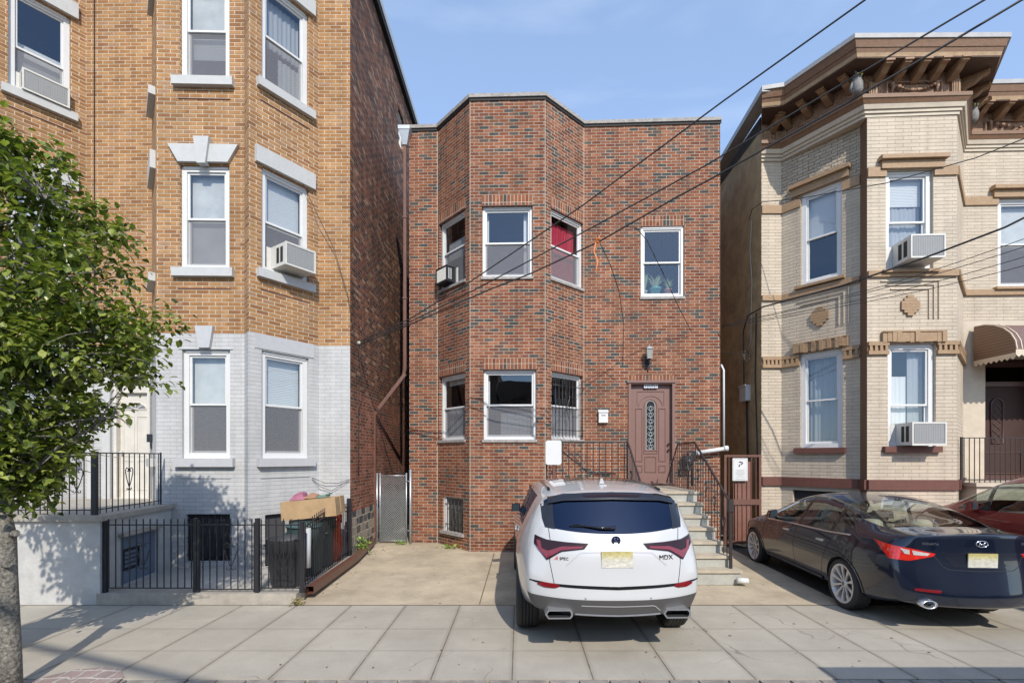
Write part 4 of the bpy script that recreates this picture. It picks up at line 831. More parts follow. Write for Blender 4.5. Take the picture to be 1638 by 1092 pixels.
m = MB(); c = Vector((-3.38, 8.95, .12)); m.lathe([(0, 0), (.14, 0), (.17, .3), (.13, .6), (.15, .72), (0, .74)], c, n=10); m.build('roll', m_or, ob)
m = MB(); m.tube([(-3.62, 8.5, .93), (-3.45, 8.55, .99), (-3.3, 8.7, .97), (-3.26, 8.9, .93), (-3.3, 9.1, .8)], [.02, .035, .05, .06, .03], 7); m.build('folded_end', m_or, ob)
def weed(c, r, h, n, name, label, cat, mt):
    m = MB(); c = Vector(c)
    for k in range(n):
        a = random.uniform(0, 6.28); rr = r * random.uniform(.1, 1); p = c + Vector((math.cos(a) * rr, math.sin(a) * rr * .7, h * random.uniform(.1, 1))); s = random.uniform(.02, .045)
        d = Vector((random.uniform(-1, 1), random.uniform(-1, 0.3), random.uniform(-.3, .8))).normalized(); e = d.cross(Vector((random.uniform(-1, 1), random.uniform(-1, 1), 1))).normalized()
        m.face([p, p + d * s + e * s * .5, p + d * s * 2, p + d * s - e * s * .5], smooth=False)
    for k in range(6): m.tube([c, c + Vector((random.uniform(-r, r) * .6, random.uniform(-r, r) * .4, h * .8))], .003, 3)
    return tag(m.build(name, mt, recalc=False), label, cat)
m_weed = mat('weed_leaf', (.22, .34, .06), .6, noise=.3, nscale=9)
weed((-3.09, 9.75, .12), .15, .27, 160, 'weed', 'bright green weed growing between the stone wall base and the ground pipe', 'weed', m_weed)

# ------------------------------------------------------------------ right cream painted house
RPw = [(X(1218, 10.9), 10.9), (X(1250, 10.9), 10.9), (X(1376, 9.72), 9.72), (X(1387, 9.48), 9.48), (X(1531, 9.40), 9.40), (X(1541, 10.55), 10.55), (12.6, 10.45)]
RF = poly_facets(RPw); RT = 8.86
crm = empty('cream_house', (8.5, 10.9, 0), 'cream painted brick house with a heavy brown bracketed cornice, at the right', 'house')
FA, FB, FC = RF[1], RF[3], RF[5]
rw_ = {'au': FA.rect(1281, 1347, 311, 290, 459, 442), 'al': FA.rect(1280, 1348, 567, 557, 717, 715), 'bu': FB.rect(1417, 1493, 272, 272, 433, 433), 'bl': FB.rect(1420, 1497, 550, 550, 714, 714), 'cu': FC.rect(1596, 1680, 320, 315, 460, 460)}
cdoor = (FC.t(1576), FC.t(1576) + 1.35, 1.5, FC.z(1576, 575)); bwin = FA.rect(1268, 1352, 785, 785, 803, 806)
m = MB()
for i, F in enumerate(RF):
    o = {1: [rw_['au'], rw_['al'], bwin], 3: [rw_['bu'], rw_['bl']], 5: [rw_['cu'], cdoor]}.get(i, [])
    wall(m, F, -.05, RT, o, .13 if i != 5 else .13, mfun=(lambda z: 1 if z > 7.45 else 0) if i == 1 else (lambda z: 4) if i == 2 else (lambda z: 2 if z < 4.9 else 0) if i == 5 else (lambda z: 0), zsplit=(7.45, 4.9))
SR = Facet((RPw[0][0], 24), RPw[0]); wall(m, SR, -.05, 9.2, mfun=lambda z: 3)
wall(m, Facet((12.6, 10.45), (12.6, 24)), -.05, RT); wall(m, Facet((12.6, 24), (RPw[0][0], 24)), -.05, RT)
m.build('wall', [m_cream, m_creamrock, m_creamplain, m_browns, mat('shade_brown_return', (.16, .09, .055), .7)], crm, recalc=False)  # brown on the narrow return carries its shadow tone in the colour
m = MB(); m.box(5.6, 12.5, 11.6, 23.8, 4.6, 4.7); m.build('floor', m_room, crm)
WL = [RPw[0], RPw[1], (X(1385, 9.50), 9.50), RPw[4], RPw[5], RPw[6]]
KL = [(5.02, 10.22), (5.43, 10.13), (6.08, 8.95), (8.9, 8.93), (9.62, 10.05), (12.7, 9.95)]
def lerpP(f): return [(a[0] + (b[0] - a[0]) * f, a[1] + (b[1] - a[1]) * f) for a, b in zip(WL, KL)]
def lay(m, z0, z1, f, z1b=None, f2=None):
    a = lerpP(-.35); b = lerpP(f); b2 = lerpP(f if f2 is None else f2)
    for i in range(5): m.hexa([(*b[i], z0), (*b[i + 1], z0), (*a[i + 1], z0), (*a[i], z0), (*b2[i], z1), (*b2[i + 1], z1), (*a[i + 1], z1), (*a[i], z1)])
m = MB(); lay(m, 8.50, 8.56, .05); lay(m, 8.56, 8.62, .10); lay(m, 8.62, 8.70, .15, f2=.19); m.build('moulding', m_creamplain, crm)
m = MB(); lay(m, 8.702, 8.78, .20, f2=.28); lay(m, 8.78, 8.85, .30); m.build('architrave', m_cornice, crm)
m = MB(); lay(m, 8.85, 9.30, .04); m.build('frieze', m_frieze, crm)
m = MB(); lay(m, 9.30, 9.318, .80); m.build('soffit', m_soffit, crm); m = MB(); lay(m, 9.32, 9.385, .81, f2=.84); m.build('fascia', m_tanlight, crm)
m = MB(); lay(m, 9.387, 9.46, .84, f2=.88); lay(m, 9.46, 9.585, .90, f2=.965); m.build('crown', m_cornice, crm)
m = MB(); lay(m, 9.587, 9.67, 1.0); m.prism([(5.02, 10.22, 9.55), (5.30, 10.22, 9.55), (5.34, 23.9, 8.7), (5.2, 23.9, 8.7)], (0, 0, .12)); m.build('white_gutter', mat('grey_white_gutter', (.36, .36, .36), .5, noise=.15, nscale=5), crm)
m = MB(); m.prism([(5.36, 11.0, 8.87), (12.5, 11.0, 8.87), (12.5, 23.9, 8.6), (5.36, 23.9, 8.6)], (0, 0, .68)); m.face([(*p, 8.851) for p in RPw] + [(12.6, 23.9, 8.851), (5.35, 23.9, 8.851)]); m.build('roof', m_asph, crm)
m_cornice2 = mat('light_brown_cornice_paint', (.30, .18, .10), .6, noise=.25, nscale=14)
WV = [Vector(p) for p in WL]; KV = [Vector(p) for p in KL]
for i, fr_ in ((0, (.5,)), (1, (.12, .38, .62, .86)), (2, (.10, .30, .50, .70, .90)), (3, (.2, .5, .8)), (4, (.06, .2, .34, .48, .62))):
    for f in fr_:
        a = WV[i].lerp(WV[i + 1], f); dd = (WV[i + 1] - WV[i]).normalized(); n_ = Vector((dd.y, -dd.x)); D = .42; e = Vector((*dd, 0)) * .06
        def q(o, z): return Vector((a.x + n_.x * o, a.y + n_.y * o, z))
        prof = [(0, 9.299), (D, 9.299), (D, 9.23), (D * .8, 9.22), (D * .6, 9.16), (D * .3, 9.12), (.06, 9.09), (0, 9.09)]
        m = MB(); m.prism([q(o, z) - e for o, z in prof], e * 2); prof2 = [(D, 9.295), (D + .03, 9.295), (D + .03, 9.26), (D, 9.26)]; m.prism([q(o, z) - e * 1.3 for o, z in prof2], e * 2.6); m.build('bracket', m_cornice2, crm)
for F_, t_ in ((RF[0], .1), (RF[0], .36), (FB, .07), (FB, FB.L - .07), (FA, .06)):
    m = MB(); m.fbox(F_, t_ - .075, t_ + .075, 8.855, 9.12, 0, .075)
    for k in range(3): m.fbox(F_, t_ - .055 + k * .04, t_ - .035 + k * .04, 8.87, 9.10, .075, .09)
    m.build('frieze_block', m_cornice2, crm)
def swag(F, ta, tb):
    m = MB(); n = 14
    for k in range(n + 1):
        s = k / n; t = ta + (tb - ta) * s; z = 9.07 - .13 * math.sin(math.pi * s); p = F.pt(t, z, .07); q_ = random.uniform(.022, .036); m.tube([p - Vector((q_, 0, 0)), p + Vector((q_, 0, .01))], q_, 5)
    for t in (ta, tb): m.tube([F.pt(t, 9.14, .06), F.pt(t + .02, 9.02, .06), F.pt(t, 8.92, .06)], [.02, .035, .01], 5)
    m.fframe(F, ta - .1, tb + .1, 8.865, 9.12, .018, .045, .07)
    m.build('swag', m_frieze, crm)
swag(FB, .42, FB.L - .42); swag(FA, .4, FA.L - .4); swag(FC, .5, 2.2)
# lintels, sills, belts
for k, F, px0, px1, ya, yb in (('au', FA, 1265, 1362, 308, 283), ('bu', FB, 1404, 1511, 269, 269), ('cu', FC, 1583, 1690, 313, 313)):
    r = rw_[k]; t0, t1 = F.t(px0), min(F.t(px1), F.L); m = MB(); m.fbox(F, t0 + .04, t1 - .04, r[3] + .01, r[3] + .16, 0, .07); m.fbox(F, t0, t1, r[3] + .162, r[3] + .235, 0, .14); m.fbox(F, t0 + .02, t1 - .02, r[3] + .236, r[3] + .26, 0, .1); m.build('lintel', m_tan, crm)
for k, F, px0, px1 in (('al', FA, 1271, 1358), ('bl', FB, 1409, 1509)):
    r = rw_[k]; m = MB(); t0, t1 = F.t(px0), F.t(px1); n = 14
    for j in range(n):   # rock-faced stone
        a, b = t0 + (t1 - t0) * j / n, t0 + (t1 - t0) * (j + 1) / n; m.fbox(F, a, b, r[3] + .03 + random.uniform(-.015, .01), r[3] + .215, 0, .085 + random.uniform(-.02, .02))
    m.fbox(F, t0, t1, r[3] + .216, r[3] + .235, 0, .09); m.build('lintel', m_tan, crm)
m = MB()
for F in (RF[0], FA, FB, RF[4], FC):
    m = MB(); cuts = {id(FA): ('au',), id(FB): ('bu',), id(FC): ('cu',)}.get(id(F), ())
    m.fbox(F, 0.002, F.L - .002, 5.43, 5.55, 0, .05)
    segs = [(0, F.L)]
    if cuts: r = rw_[cuts[0]]; segs = [(0, r[0] - .0), (r[1] + .0, F.L)]
    m.build('stone_belt', m_tan, crm)
    for a, b in segs: m = MB(); m.fbox(F, a + .002, b - .002, 7.35, 7.53, 0, .035); m.build('stone_belt', m_tan, crm)
m = MB(); d2 = MB()
for F in (RF[0], FA, FB, RF[4]):
    cut = {id(FA): 'al', id(FB): 'bl'}.get(id(F)); segs = [(0, F.L)]
    if cut: r = rw_[cut]; segs = [(0, r[0]), (r[1], F.L)]
    for a, b in segs:
        m = MB(); m.fbox(F, a + .002, b - .002, 3.95, 4.02, 0, .055); m.fbox(F, a + .002, b - .002, 4.12, 4.19, 0, .055); m.fbox(F, a + .002, b - .002, 4.021, 4.119, 0, .01)
        n = max(1, int((b - a) / .085))
        for k in range(n): t = a + (b - a) * (k + .5) / n; m.fbox(F, t - .025, t + .025, 4.022, 4.118, .01, .05)
        m.build('dentil_belt', m_tan, crm)
m = MB()
for F in RF[:5]: m.fbox(F, .001, F.L - .001, 1.367, 1.558, 0, .05)
m.build('base_belt', m_darkbrown, crm)
for k, F in (('al', FA), ('bl', FB)):
    r = rw_[k]; m = MB(); m.fbox(F, r[0] - .1, r[1] + .06, r[2] - .11, r[2] + .003, -.1, .09); m.build('window_sill', m_darkbrown, crm)
for k, F in (('au', FA), ('bu', FB), ('cu', FC)):
    r = rw_[k]; m = MB(); m.fbox(F, r[0] - .1, min(F.L, r[1] + .06), r[2] - .05, r[2] + .003, -.1, .10); m.build('window_sill', m_tan, crm)
def diamond(F, px, py):
    t = F.t(px); z = F.z(px, py); m = MB()
    for k, w_ in ((-3, .06), (-2, .12), (-1, .17), (0, .17), (1, .17), (2, .12), (3, .06)): m.fbox(F, t - w_, t + w_, z + k * .056 - .026, z + k * .056 + .027, 0, .04)
    m.build('diamond_ornament', m_tan, crm)
    m = MB()
    for k in range(3):
        e = .36 + .09 * k; m.fbox(F, t - e, t + e, z + e * .86, z + e * .86 + .02, 0, .025); m.fbox(F, t + e - .02, t + e, z - .25, z + e * .86, 0, .025)
    m.build('raised_strip', m_cream, crm)
diamond(FA, 1312, 506); diamond(FB, 1455, 489)
window(crm, FA, rw_['au'], bl=m_blindw, cover=.5, fw=.09, screen=False, recess=.06)
window(crm, FA, rw_['al'], low=[('curtain', m_curtg, 0, 1, 0, 1, .012)], fw=.09, screen=False, recess=.06)
window(crm, FB, rw_['bu'], bl=m_blindw, cover=.3, low=[('curtain', m_curtg, 0, 1, .2, .72, .008)], fw=.09, recess=.08, screen=False)
window(crm, FB, rw_['bl'], low=[('curtain', m_curt, 0, .55, 0, .72, .006), ('curtain', m_curtg, .6, 1, 0, 1, .006)], fw=.09, recess=.08, mid=.4, screen=False)
window(crm, FC, rw_['cu'], bl=m_shade, cover=.55, fw=.09, recess=.06)
m = MB(); r = bwin; m.fbox(FA, r[0], r[1], r[2], r[3], -.12, -.08); m.build('basement_pane', m_dark, crm)
ac_unit(FB, rw_['bu'][0] + .47, rw_['bu'][2] + .09, .60, .42, 'white air conditioner in the upper bay window of the cream house', .42)
ac_unit(FB, rw_['bl'][0] + .50, rw_['bl'][2] + .02, .60, .42, 'white air conditioner in the lower bay window of the cream house', .36)
# front door recess
F = FC; t0, t1, zb, zt = cdoor; m_dd = mat('dark_mahogany', (.045, .018, .013), .65, noise=.2, nscale=6)
m = MB(); rd = .45
for q in ((F.pt(t0, zb), F.pt(t0, zt), F.pt(t0, zt, -rd), F.pt(t0, zb, -rd)), (F.pt(t1, zt), F.pt(t1, zb), F.pt(t1, zb, -rd), F.pt(t1, zt, -rd)), (F.pt(t0, zt), F.pt(t1, zt), F.pt(t1, zt, -rd), F.pt(t0, zt, -rd)), (F.pt(t1, zb), F.pt(t0, zb), F.pt(t0, zb, -rd), F.pt(t1, zb, -rd))): m.face(q)
m.build('door_recess', m_dd, crm, recalc=False)
m = MB(); m.fframe(F, t0, t1, zb, zt, .09, -rd, -rd + .08); m.fbox(F, t0 + .09, t1 - .09, 3.55, 3.65, -rd, -rd + .07); d_ = m.build('door', mat('brown_door_frame', (.10, .045, .033), .45), crm)
m = MB(); m.fbox(F, t0 + .09, t1 - .09, zb, 3.55, -rd - .04, -rd + .02); m.build('door_leaf', m_dd, d_)
m = MB(); cx = (t0 + t1) / 2 - .05; pts = [F.pt(cx - .13, 2.3, -rd + .03), F.pt(cx + .13, 2.3, -rd + .03)] + [F.pt(cx + .13 * math.cos(R(a)), 3.15 + .14 * math.sin(R(a)), -rd + .03) for a in range(0, 181, 20)]
m.tube(pts + [pts[0]], .02, 5)
for k in range(5):
    z = 2.42 + k * .16
    for s in (-1, 1): m.tube([F.pt(cx + s * x, z + dz, -rd + .03) for x, dz in ((0, -.08), (.09, -.0), (.0, .08))], .006, 4)
m.fframe(F, t0 + .15, t1 - .2, zb + .12, zb + .6, .02, -rd + .02, -rd + .035); m.build('leading', mat('dark_door_moulding', (.10, .05, .04), .4), d_)
# awning
aw = empty('awning', (11, 10, 3.9), 'brown striped aluminium awning with scalloped edge over the door of the cream house', 'awning')
m_aw = slats('brown_awning_slats', (.17, .10, .085), .035, .5); m_awt = mat('cream_awning_trim', (.60, .50, .38), .5)
xa, xb, yw, yf = 9.62, 12.6, 10.46, 9.57; prof = [(yw, 4.74)] + [(yw - (yw - yf) * math.sin(R(a)), 4.08 + .66 * math.cos(R(a))) for a in (15, 30, 45, 60, 75, 90)]
m = MB()
for (y0, z0), (y1, z1) in zip(prof, prof[1:]): m.face([(xa, y0, z0), (xb, y0, z0), (xb, y1, z1), (xa, y1, z1)], smooth=True)
m.build('canopy', m_aw, aw, recalc=False)
m_sdp = slats('brown_side_slats', (.20, .12, .08), .06, .5)
for x in (xa, xb): m = MB(); m.face([(x, yw, 3.96)] + [(x, y, z) for y, z in prof] + [(x, yf, 3.97)]); m.build('side_panel', m_sdp, aw, recalc=False)
for x in (xa + .02, xa + .12, xa + 1.0, xa + 1.1, xa + 2): m = MB(); m.tube([(x, y, z + .008) for y, z in prof], .014, 4); m.build('stripe', m_awt, aw)
m = MB(); n = 26
for k in range(n): x0 = xa + (xb - xa) * k / n; x1 = xa + (xb - xa) * (k + 1) / n; xm = (x0 + x1) / 2; m.face([(x0, yf, 4.08), (x1, yf, 4.08), (x1, yf, 3.98), (xm, yf, 3.93), (x0, yf, 3.98)])
for k in range(8): y0 = yw + (yf - yw) * k / 8; y1 = yw + (yf - yw) * (k + 1) / 8; m.face([(xa - .003, y0, 4.02), (xa - .003, y1, 4.02), (xa - .003, y1, 3.94), (xa - .003, (y0 + y1) / 2, 3.89), (xa - .003, y0, 3.94)])
m.build('valance', m_awt, aw, recalc=False)
# porch of the cream house
pch = MB(); pch.box(8.72, 12.6, 9.42, 10.43, 0, 1.43); pch.box(8.66, 12.6, 9.36, 10.43, 1.432, 1.5); tag(pch.build('entrance_porch', m_creamplain), 'cream block porch below the door of the cream house', 'porch')
pr2 = empty('entrance_railing', (10, 9.5, 1.5), 'black iron railing with twisted bars on the porch of the cream house', 'railing')
railing(pr2, [(X(1538, 9.5), 9.5, 2.36), (12.5, 9.5, 2.36)], .80, 40, r=.008, hearts=(12, 13), posts=[((X(1538, 9.5), 9.5), 1.5, 2.38, .035)], mt=m_iron)
# utility box and wall cables on the side wall of the cream house
ub = empty('utility_box', (5.28, 11.65, 3.1), 'small pale utility box with a cable on the brown side wall of the cream house', 'utility box')
m = MB(); z0, z1 = Z(641, 11.5), Z(616, 11.5); m.box(5.22, 5.335, 11.4, 11.72, z0, z1); m.build('box', m_acw, ub)
m = MB(); m.box(5.20, 5.22, 11.38, 11.74, z1 - .03, z1 + .01); m.build('lid', m_acw, ub)
m = MB()
for dy in (0, .05): m.tube([(5.3, 11.5 + dy, z0), (5.31, 11.5 + dy, z0 - .5), (5.31, 11.45, .4)], .012, 5)
m.build('cable', m_wire, ub)
# owl decoys on the cornice
def owl(c, label, rz):
    root = empty('owl_decoy', c, label, 'owl decoy', 'plastic owls perched on the cornice'); m_o = mat('speckled_grey_owl', (.22, .215, .21), .7, noise=.75, nscale=55)
    m = MB(); m.lathe([(0, 0), (.06, 0), (.085, .05), (.10, .13), (.095, .21), (.075, .25), (.08, .29), (.082, .33), (.065, .37), (.03, .39), (0, .395)], c, n=16); c = Vector(c)
    for s in (-1, 1):
        m.tube([c + Vector((s * .045, -.04, .36)), c + Vector((s * .065, -.04, .43))], [.022, .004], 6)
        m.tube([c + Vector((s * .085, .0, .23)), c + Vector((s * .1, .02, .13)), c + Vector((s * .07, .04, .03))], [.02, .035, .01], 7)
    m.build('body', m_o, root)
    m = MB()
    for s in (-1, 1): m.tube([c + Vector((s * .032, -.07, .325)), c + Vector((s * .032, -.088, .325))], .02, 10)
    m.build('eye', mat('yellow_eye', (.6, .45, .05), .3), root)
    m = MB(); m.tube([c + Vector((0, -.08, .31)), c + Vector((0, -.105, .28))], [.012, .002], 5); m.build('beak', m_black, root)
owl((X(1371, 9.35), 9.35, 8.852), 'grey speckled plastic owl perched under the left end of the front cornice', 0)
owl((X(1556, 10.15), 10.15, 8.852), 'grey speckled plastic owl perched in the right corner of the cornice', 0)
# houses across the street, seen in reflections
m_op = brick('far_street_brick', [(0, (.35, .22, .15)), (.5, (.3, .17, .11))], (.4, .36, .3))
for k, (x0, x1, h) in enumerate(((-16, -9.2, 7.5), (-9, -3.2, 8.2), (-3, 3.4, 7.2), (3.6, 10, 8.0), (10.2, 17, 7.4))):
    oh = empty('far_street_house', ((x0 + x1) / 2, -15, 0), ['tan', 'brown', 'narrow', 'wide', 'end'][k] + ' row house on the other side of the street, behind the camera', 'house', 'houses across the street')
    F = Facet((x1, -14), (x0, -14)); ops = [(t, t + .9, z, z + 1.7) for t in (.8, 2.6, 4.6) for z in (1.2, 4.4)]; m = MB(); wall(m, F, -.1, h, ops, .2); m.box(x0, x1, -24, -14.3, -.1, h - .01); m.build('wall', m_op, oh)
# ------------------------------------------------------------------ cars (local frame: y forward from the rear bumper, x right, z up)
def split_by_material(me, keep):
    """returns {material index or (index, side): mesh}"""
    out = {}
    for key, test in keep.items():
        bm = bmesh.new(); bm.from_mesh(me)
        bmesh.ops.delete(bm, geom=[f for f in bm.faces if not test(f)], context='FACES')
        m2 = bpy.data.meshes.new(key[0]); bm.to_mesh(m2); bm.free(); out[key] = m2
        for mt in me.materials: m2.materials.append(mt)
    return out

def car_shell(stations, capR, capF, glassmap, mats, wheels, wr, sharpL, rearlow=None, cutw=.40, capRc=(.5, .3), capcrease=()):
    n = 11; V = []; Fc = []; ring = []
    for st in stations:
        r = []
        for x, y, z in st[:10]: r.append(len(V)); V.append((x, y, z))
        r.append(len(V)); V.append(st[10])
        for x, y, z in reversed(st[:10]): r.append(len(V)); V.append((-x, y, z))
        ring.append(r)
    def gm(i, j):
        jj = j if j < 10 else 19 - j
        for (i0, i1, j0, j1, mi) in glassmap:
            if i0 <= i < i1 and j0 <= jj < j1: return mi
        return 0
    for i in range(len(ring) - 1):
        for j in range(20): Fc.append(((ring[i][j], ring[i][j + 1], ring[i + 1][j + 1], ring[i + 1][j]), gm(i, j)))
        Fc.append(((ring[i][0], ring[i + 1][0], ring[i + 1][20], ring[i][20]), 4))
    crease = {}
    def cap(r, st, spec, front):
        # spec: list for k=0..4 of (y centre, extra z at centre); interior columns follow the top row fractions
        w6 = st[5][0]; fr = [st[j][0] / w6 for j in range(6, 11)]
        rows = []
        for k in range(5):
            wk, yk, zk = st[k]; yc, dz = spec[k]; cols = [r[k]]
            half = []
            for f in fr: half.append((f * wk, yc + (yk - yc) * f ** 3.2, zk + dz * (1 - f * f)))
            for p in half[:-1]: cols.append(len(V)); V.append(p)
            cols.append(len(V)); V.append((0, half[-1][1], half[-1][2]))
            for p in reversed(half[:-1]): cols.append(len(V)); V.append((-p[0], p[1], p[2]))
            cols.append(r[20 - k]); rows.append(cols)
        rows.append([r[5]] + [r[j] for j in range(6, 15)] + [r[15]])
        for k in range(5):
            for c in range(10):
                q = (rows[k][c], rows[k][c + 1], rows[k + 1][c + 1], rows[k + 1][c])
                mi = 5 if (rearlow is not None and not front and k < rearlow) else 0
                Fc.append((q if front else q[::-1], mi))
        Fc.append((tuple(rows[0]), 4))
        return rows
    rr_ = cap(ring[0], stations[0], capR, False); rf_ = cap(ring[-1], stations[-1], capF, True)
    me = bpy.data.meshes.new('shell'); me.from_pydata([tuple(v) for v in V], [], [f for f, _ in Fc])
    for mt in mats: me.materials.append(mt)
    me.polygons.foreach_set('material_index', [k for _, k in Fc])
    bm = bmesh.new(); bm.from_mesh(me); bmesh.ops.recalc_face_normals(bm, faces=bm.faces)
    cl = bm.edges.layers.float.new('crease_edge'); bm.verts.ensure_lookup_table()
    es = {frozenset((e.verts[0].index, e.verts[1].index)): e for e in bm.edges}
    def cr(a, b, v):
        e = es.get(frozenset((a, b)))
        if e: e[cl] = max(e[cl], v)
    for j, v, i0, i1 in sharpL:
        for i in range(i0, min(i1, len(ring) - 1)):
            for jj in {j, 20 - j}: cr(ring[i][jj], ring[i + 1][jj], v)
    for i, v, j0, j1 in capcrease:
        for j in range(j0, j1): cr(ring[i][j], ring[i][j + 1], v); cr(ring[i][20 - j], ring[i][19 - j], v)
    for k, v in enumerate(capRc):
        for c in range(10): cr(rr_[k][c], rr_[k][c + 1], v)
    bm.to_mesh(me); bm.free()
    o = bpy.data.objects.new('shell', me); sc.collection.objects.link(o)
    sm = o.modifiers.new('s', 'SUBSURF'); sm.levels = sm.render_levels = 3; sm.boundary_smooth = 'PRESERVE_CORNERS'
    cut = []
    for (wy, tr) in wheels:
        for s in (-1, 1):
            b = MB(); b.lathe([(0, -.32), (wr, -.32), (wr, .32), (0, .32)], (s * (tr + .12), wy, wr - .055), 'X', 40, 4)
            c = b.build('cut', mats, weld=True); c.location = (0, 0, 0); c.data.transform(Matrix.Translation(ORG[c.name])); cut.append(c)
            bo = o.modifiers.new('b', 'BOOLEAN'); bo.operation = 'DIFFERENCE'; bo.object = c; bo.solver = 'EXACT'
    dg = bpy.context.evaluated_depsgraph_get(); dg.update()
    res = bpy.data.meshes.new_from_object(o.evaluated_get(dg), preserve_all_data_layers=False, depsgraph=dg)
    for c in cut: bpy.data.objects.remove(c)
    bpy.data.objects.remove(o)
    bm = bmesh.new(); bm.from_mesh(res)
    for f in bm.faces: f.smooth = True
    for e in bm.edges:
        if len(e.link_faces) == 2 and e.calc_face_angle(0) > R(38): e.smooth = False
    bm.to_mesh(res)
    bvh = BVHTree.FromBMesh(bm); bm.free()
    return res, bvh

def link_mesh(name, me, parent):
    o = bpy.data.objects.new(name, me); sc.collection.objects.link(o); o.parent = parent; ORG[o.name] = Vector((0, 0, 0)); return o

def caster(bvh, phi):
    """phi 0: seen from behind, 90: seen from the left side, -90 from the right, 'top': from above"""
    if phi == 'top': d = Vector((0, 0, -1)); e = Vector((1, 0, 0)); u = Vector((0, 1, 0))
    else: d = Vector((math.sin(R(phi)), math.cos(R(phi)), 0)); e = Vector((math.cos(R(phi)), -math.sin(R(phi)), 0)); u = Vector((0, 0, 1))
    def f(s, t, off):
        o_ = e * s + u * t - d * 9; h = bvh.ray_cast(o_, d)
        if h[0] is None: return e * s + u * t
        return h[0] - d * off
    return f

def resample(pl, n):
    L = [0]
    for a, b in zip(pl, pl[1:]): L.append(L[-1] + math.dist(a, b))
    out = []
    for k in range(n + 1):
        s = L[-1] * k / n
        for i in range(1, len(pl)):
            if s <= L[i] + 1e-9: t = (s - L[i - 1]) / max(1e-9, L[i] - L[i - 1]); out.append((pl[i - 1][0] + (pl[i][0] - pl[i - 1][0]) * t, pl[i - 1][1] + (pl[i][1] - pl[i - 1][1]) * t)); break
    return out

def patch(cst, top, bot, off=.006, n=16, mm=4, back=.02, mirror=False, mb=None, m=0, flip=False):
    """a thin shell following the body between two polylines"""
    mb = mb or MB(); T = resample(top, n); B = resample(bot, n)
    G = [[cst(T[i][0] + (B[i][0] - T[i][0]) * j / mm, T[i][1] + (B[i][1] - T[i][1]) * j / mm, off) for j in range(mm + 1)] for i in range(n + 1)]
    H = [[cst(T[i][0] + (B[i][0] - T[i][0]) * j / mm, T[i][1] + (B[i][1] - T[i][1]) * j / mm, off - back) for j in range(mm + 1)] for i in range(n + 1)]
    sg = -1 if mirror else 1
    fl = lambda p: Vector((p.x * sg, p.y, p.z))
    for i in range(n):
        for j in range(mm): mb.face([fl(G[i][j]), fl(G[i + 1][j]), fl(G[i + 1][j + 1]), fl(G[i][j + 1])], m, smooth=True)
        for j in (0, mm): mb.face([fl(G[i][j]), fl(G[i + 1][j]), fl(H[i + 1][j]), fl(H[i][j])], m)
    for i in (0, n):
        for j in range(mm): mb.face([fl(G[i][j]), fl(G[i][j + 1]), fl(H[i][j + 1]), fl(H[i][j])], m)
    return mb
def line(cst, pts, w=.006, off=.0015, n=24, mirror=False, mb=None, prf=.0):
    pts = resample(pts, n); T = []; B = []
    for i, p in enumerate(pts):
        a = pts[max(0, i - 1)]; b = pts[min(n, i + 1)]; dx, dy = b[0] - a[0], b[1] - a[1]; L = math.hypot(dx, dy) or 1; nx, ny = -dy / L * w / 2, dx / L * w / 2
        T.append((p[0] + nx, p[1] + ny)); B.append((p[0] - nx, p[1] - ny))
    return patch(cst, T, B, off, n, 1, .004, mirror, mb)

m_tyre = mat('tyre_rubber', (.022, .022, .023), .7, noise=.2, nscale=40, bump=.2)
m_rim = mat('alloy_rim', (.60, .585, .57), .35, metal=.35); m_rimd = mat('dark_alloy_rim', (.16, .16, .17), .3, metal=.8); m_caliper = mat('brake_disc', (.12, .12, .12), .5, metal=.7)
def wheel(root, x, y, r, w, rimr, mt, spokes=10, twin=False):
    s = 1 if x > 0 else -1; c = Vector((x, y, r)); m = MB()
    hw = w / 2
    prof = [(rimr, -hw * .8), (rimr + .01, -hw * .95), (r - .03, -hw), (r - .006, -hw * .82), (r, -hw * .6)]
    for g in (-.45, -.15, .15, .45): prof += [(r, hw * (g - .06)), (r - .009, hw * (g - .04)), (r - .009, hw * (g + .04)), (r, hw * (g + .06))]
    prof += [(r, hw * .6), (r - .006, hw * .82), (r - .03, hw), (rimr + .01, hw * .95), (rimr, hw * .8)]
    m.lathe(prof, c, 'X', 40, closed=True); t = m.build('wheel', m_tyre, root)
    m = MB(); o = s * hw
    m.lathe([(rimr + .004, o * .92), (rimr - .012, o * .96), (rimr - .028, o * .80), (rimr - .03, -o * .8)], c, 'X', 40)
    for k in range(spokes):
        a = 2 * math.pi * k / spokes; 
        def q(rad, da, dep): return c + Vector((o * dep, rad * math.sin(a + da), rad * math.cos(a + da)))
        for lo, hi in ((.0, .0),):
            wi, wo = .10, .055 + .10 * (spokes < 8)
            pts = [q(.05, -wi * 2.2, .62), q(.05, wi * 2.2, .62), q(rimr * .6, wi * .8, .80), q(rimr - .02, wi * 1.15, .86), q(rimr - .02, -wi * 1.15, .86), q(rimr * .6, -wi * .8, .80)]
            m.prism(pts, (-s * .02, 0, 0))
    m.lathe([(0, o * .72), (.03, o * .72), (.055, o * .66), (.06, o * .5)], c, 'X', 16)
    m.build('rim', mt, t)
    m = MB(); m.lathe([(0, 0), (rimr * .72, 0), (rimr * .72, -.03 * s), (0, -.03 * s)], c + Vector((s * .02, 0, 0)), 'X', 24); m.build('brake_disc', m_caliper, t)
    m = MB(); m.lathe([(0, o * .725), (.026, o * .722), (.026, o * .70)], c, 'X', 12); m.build('hub_cap', m_rimd, t)

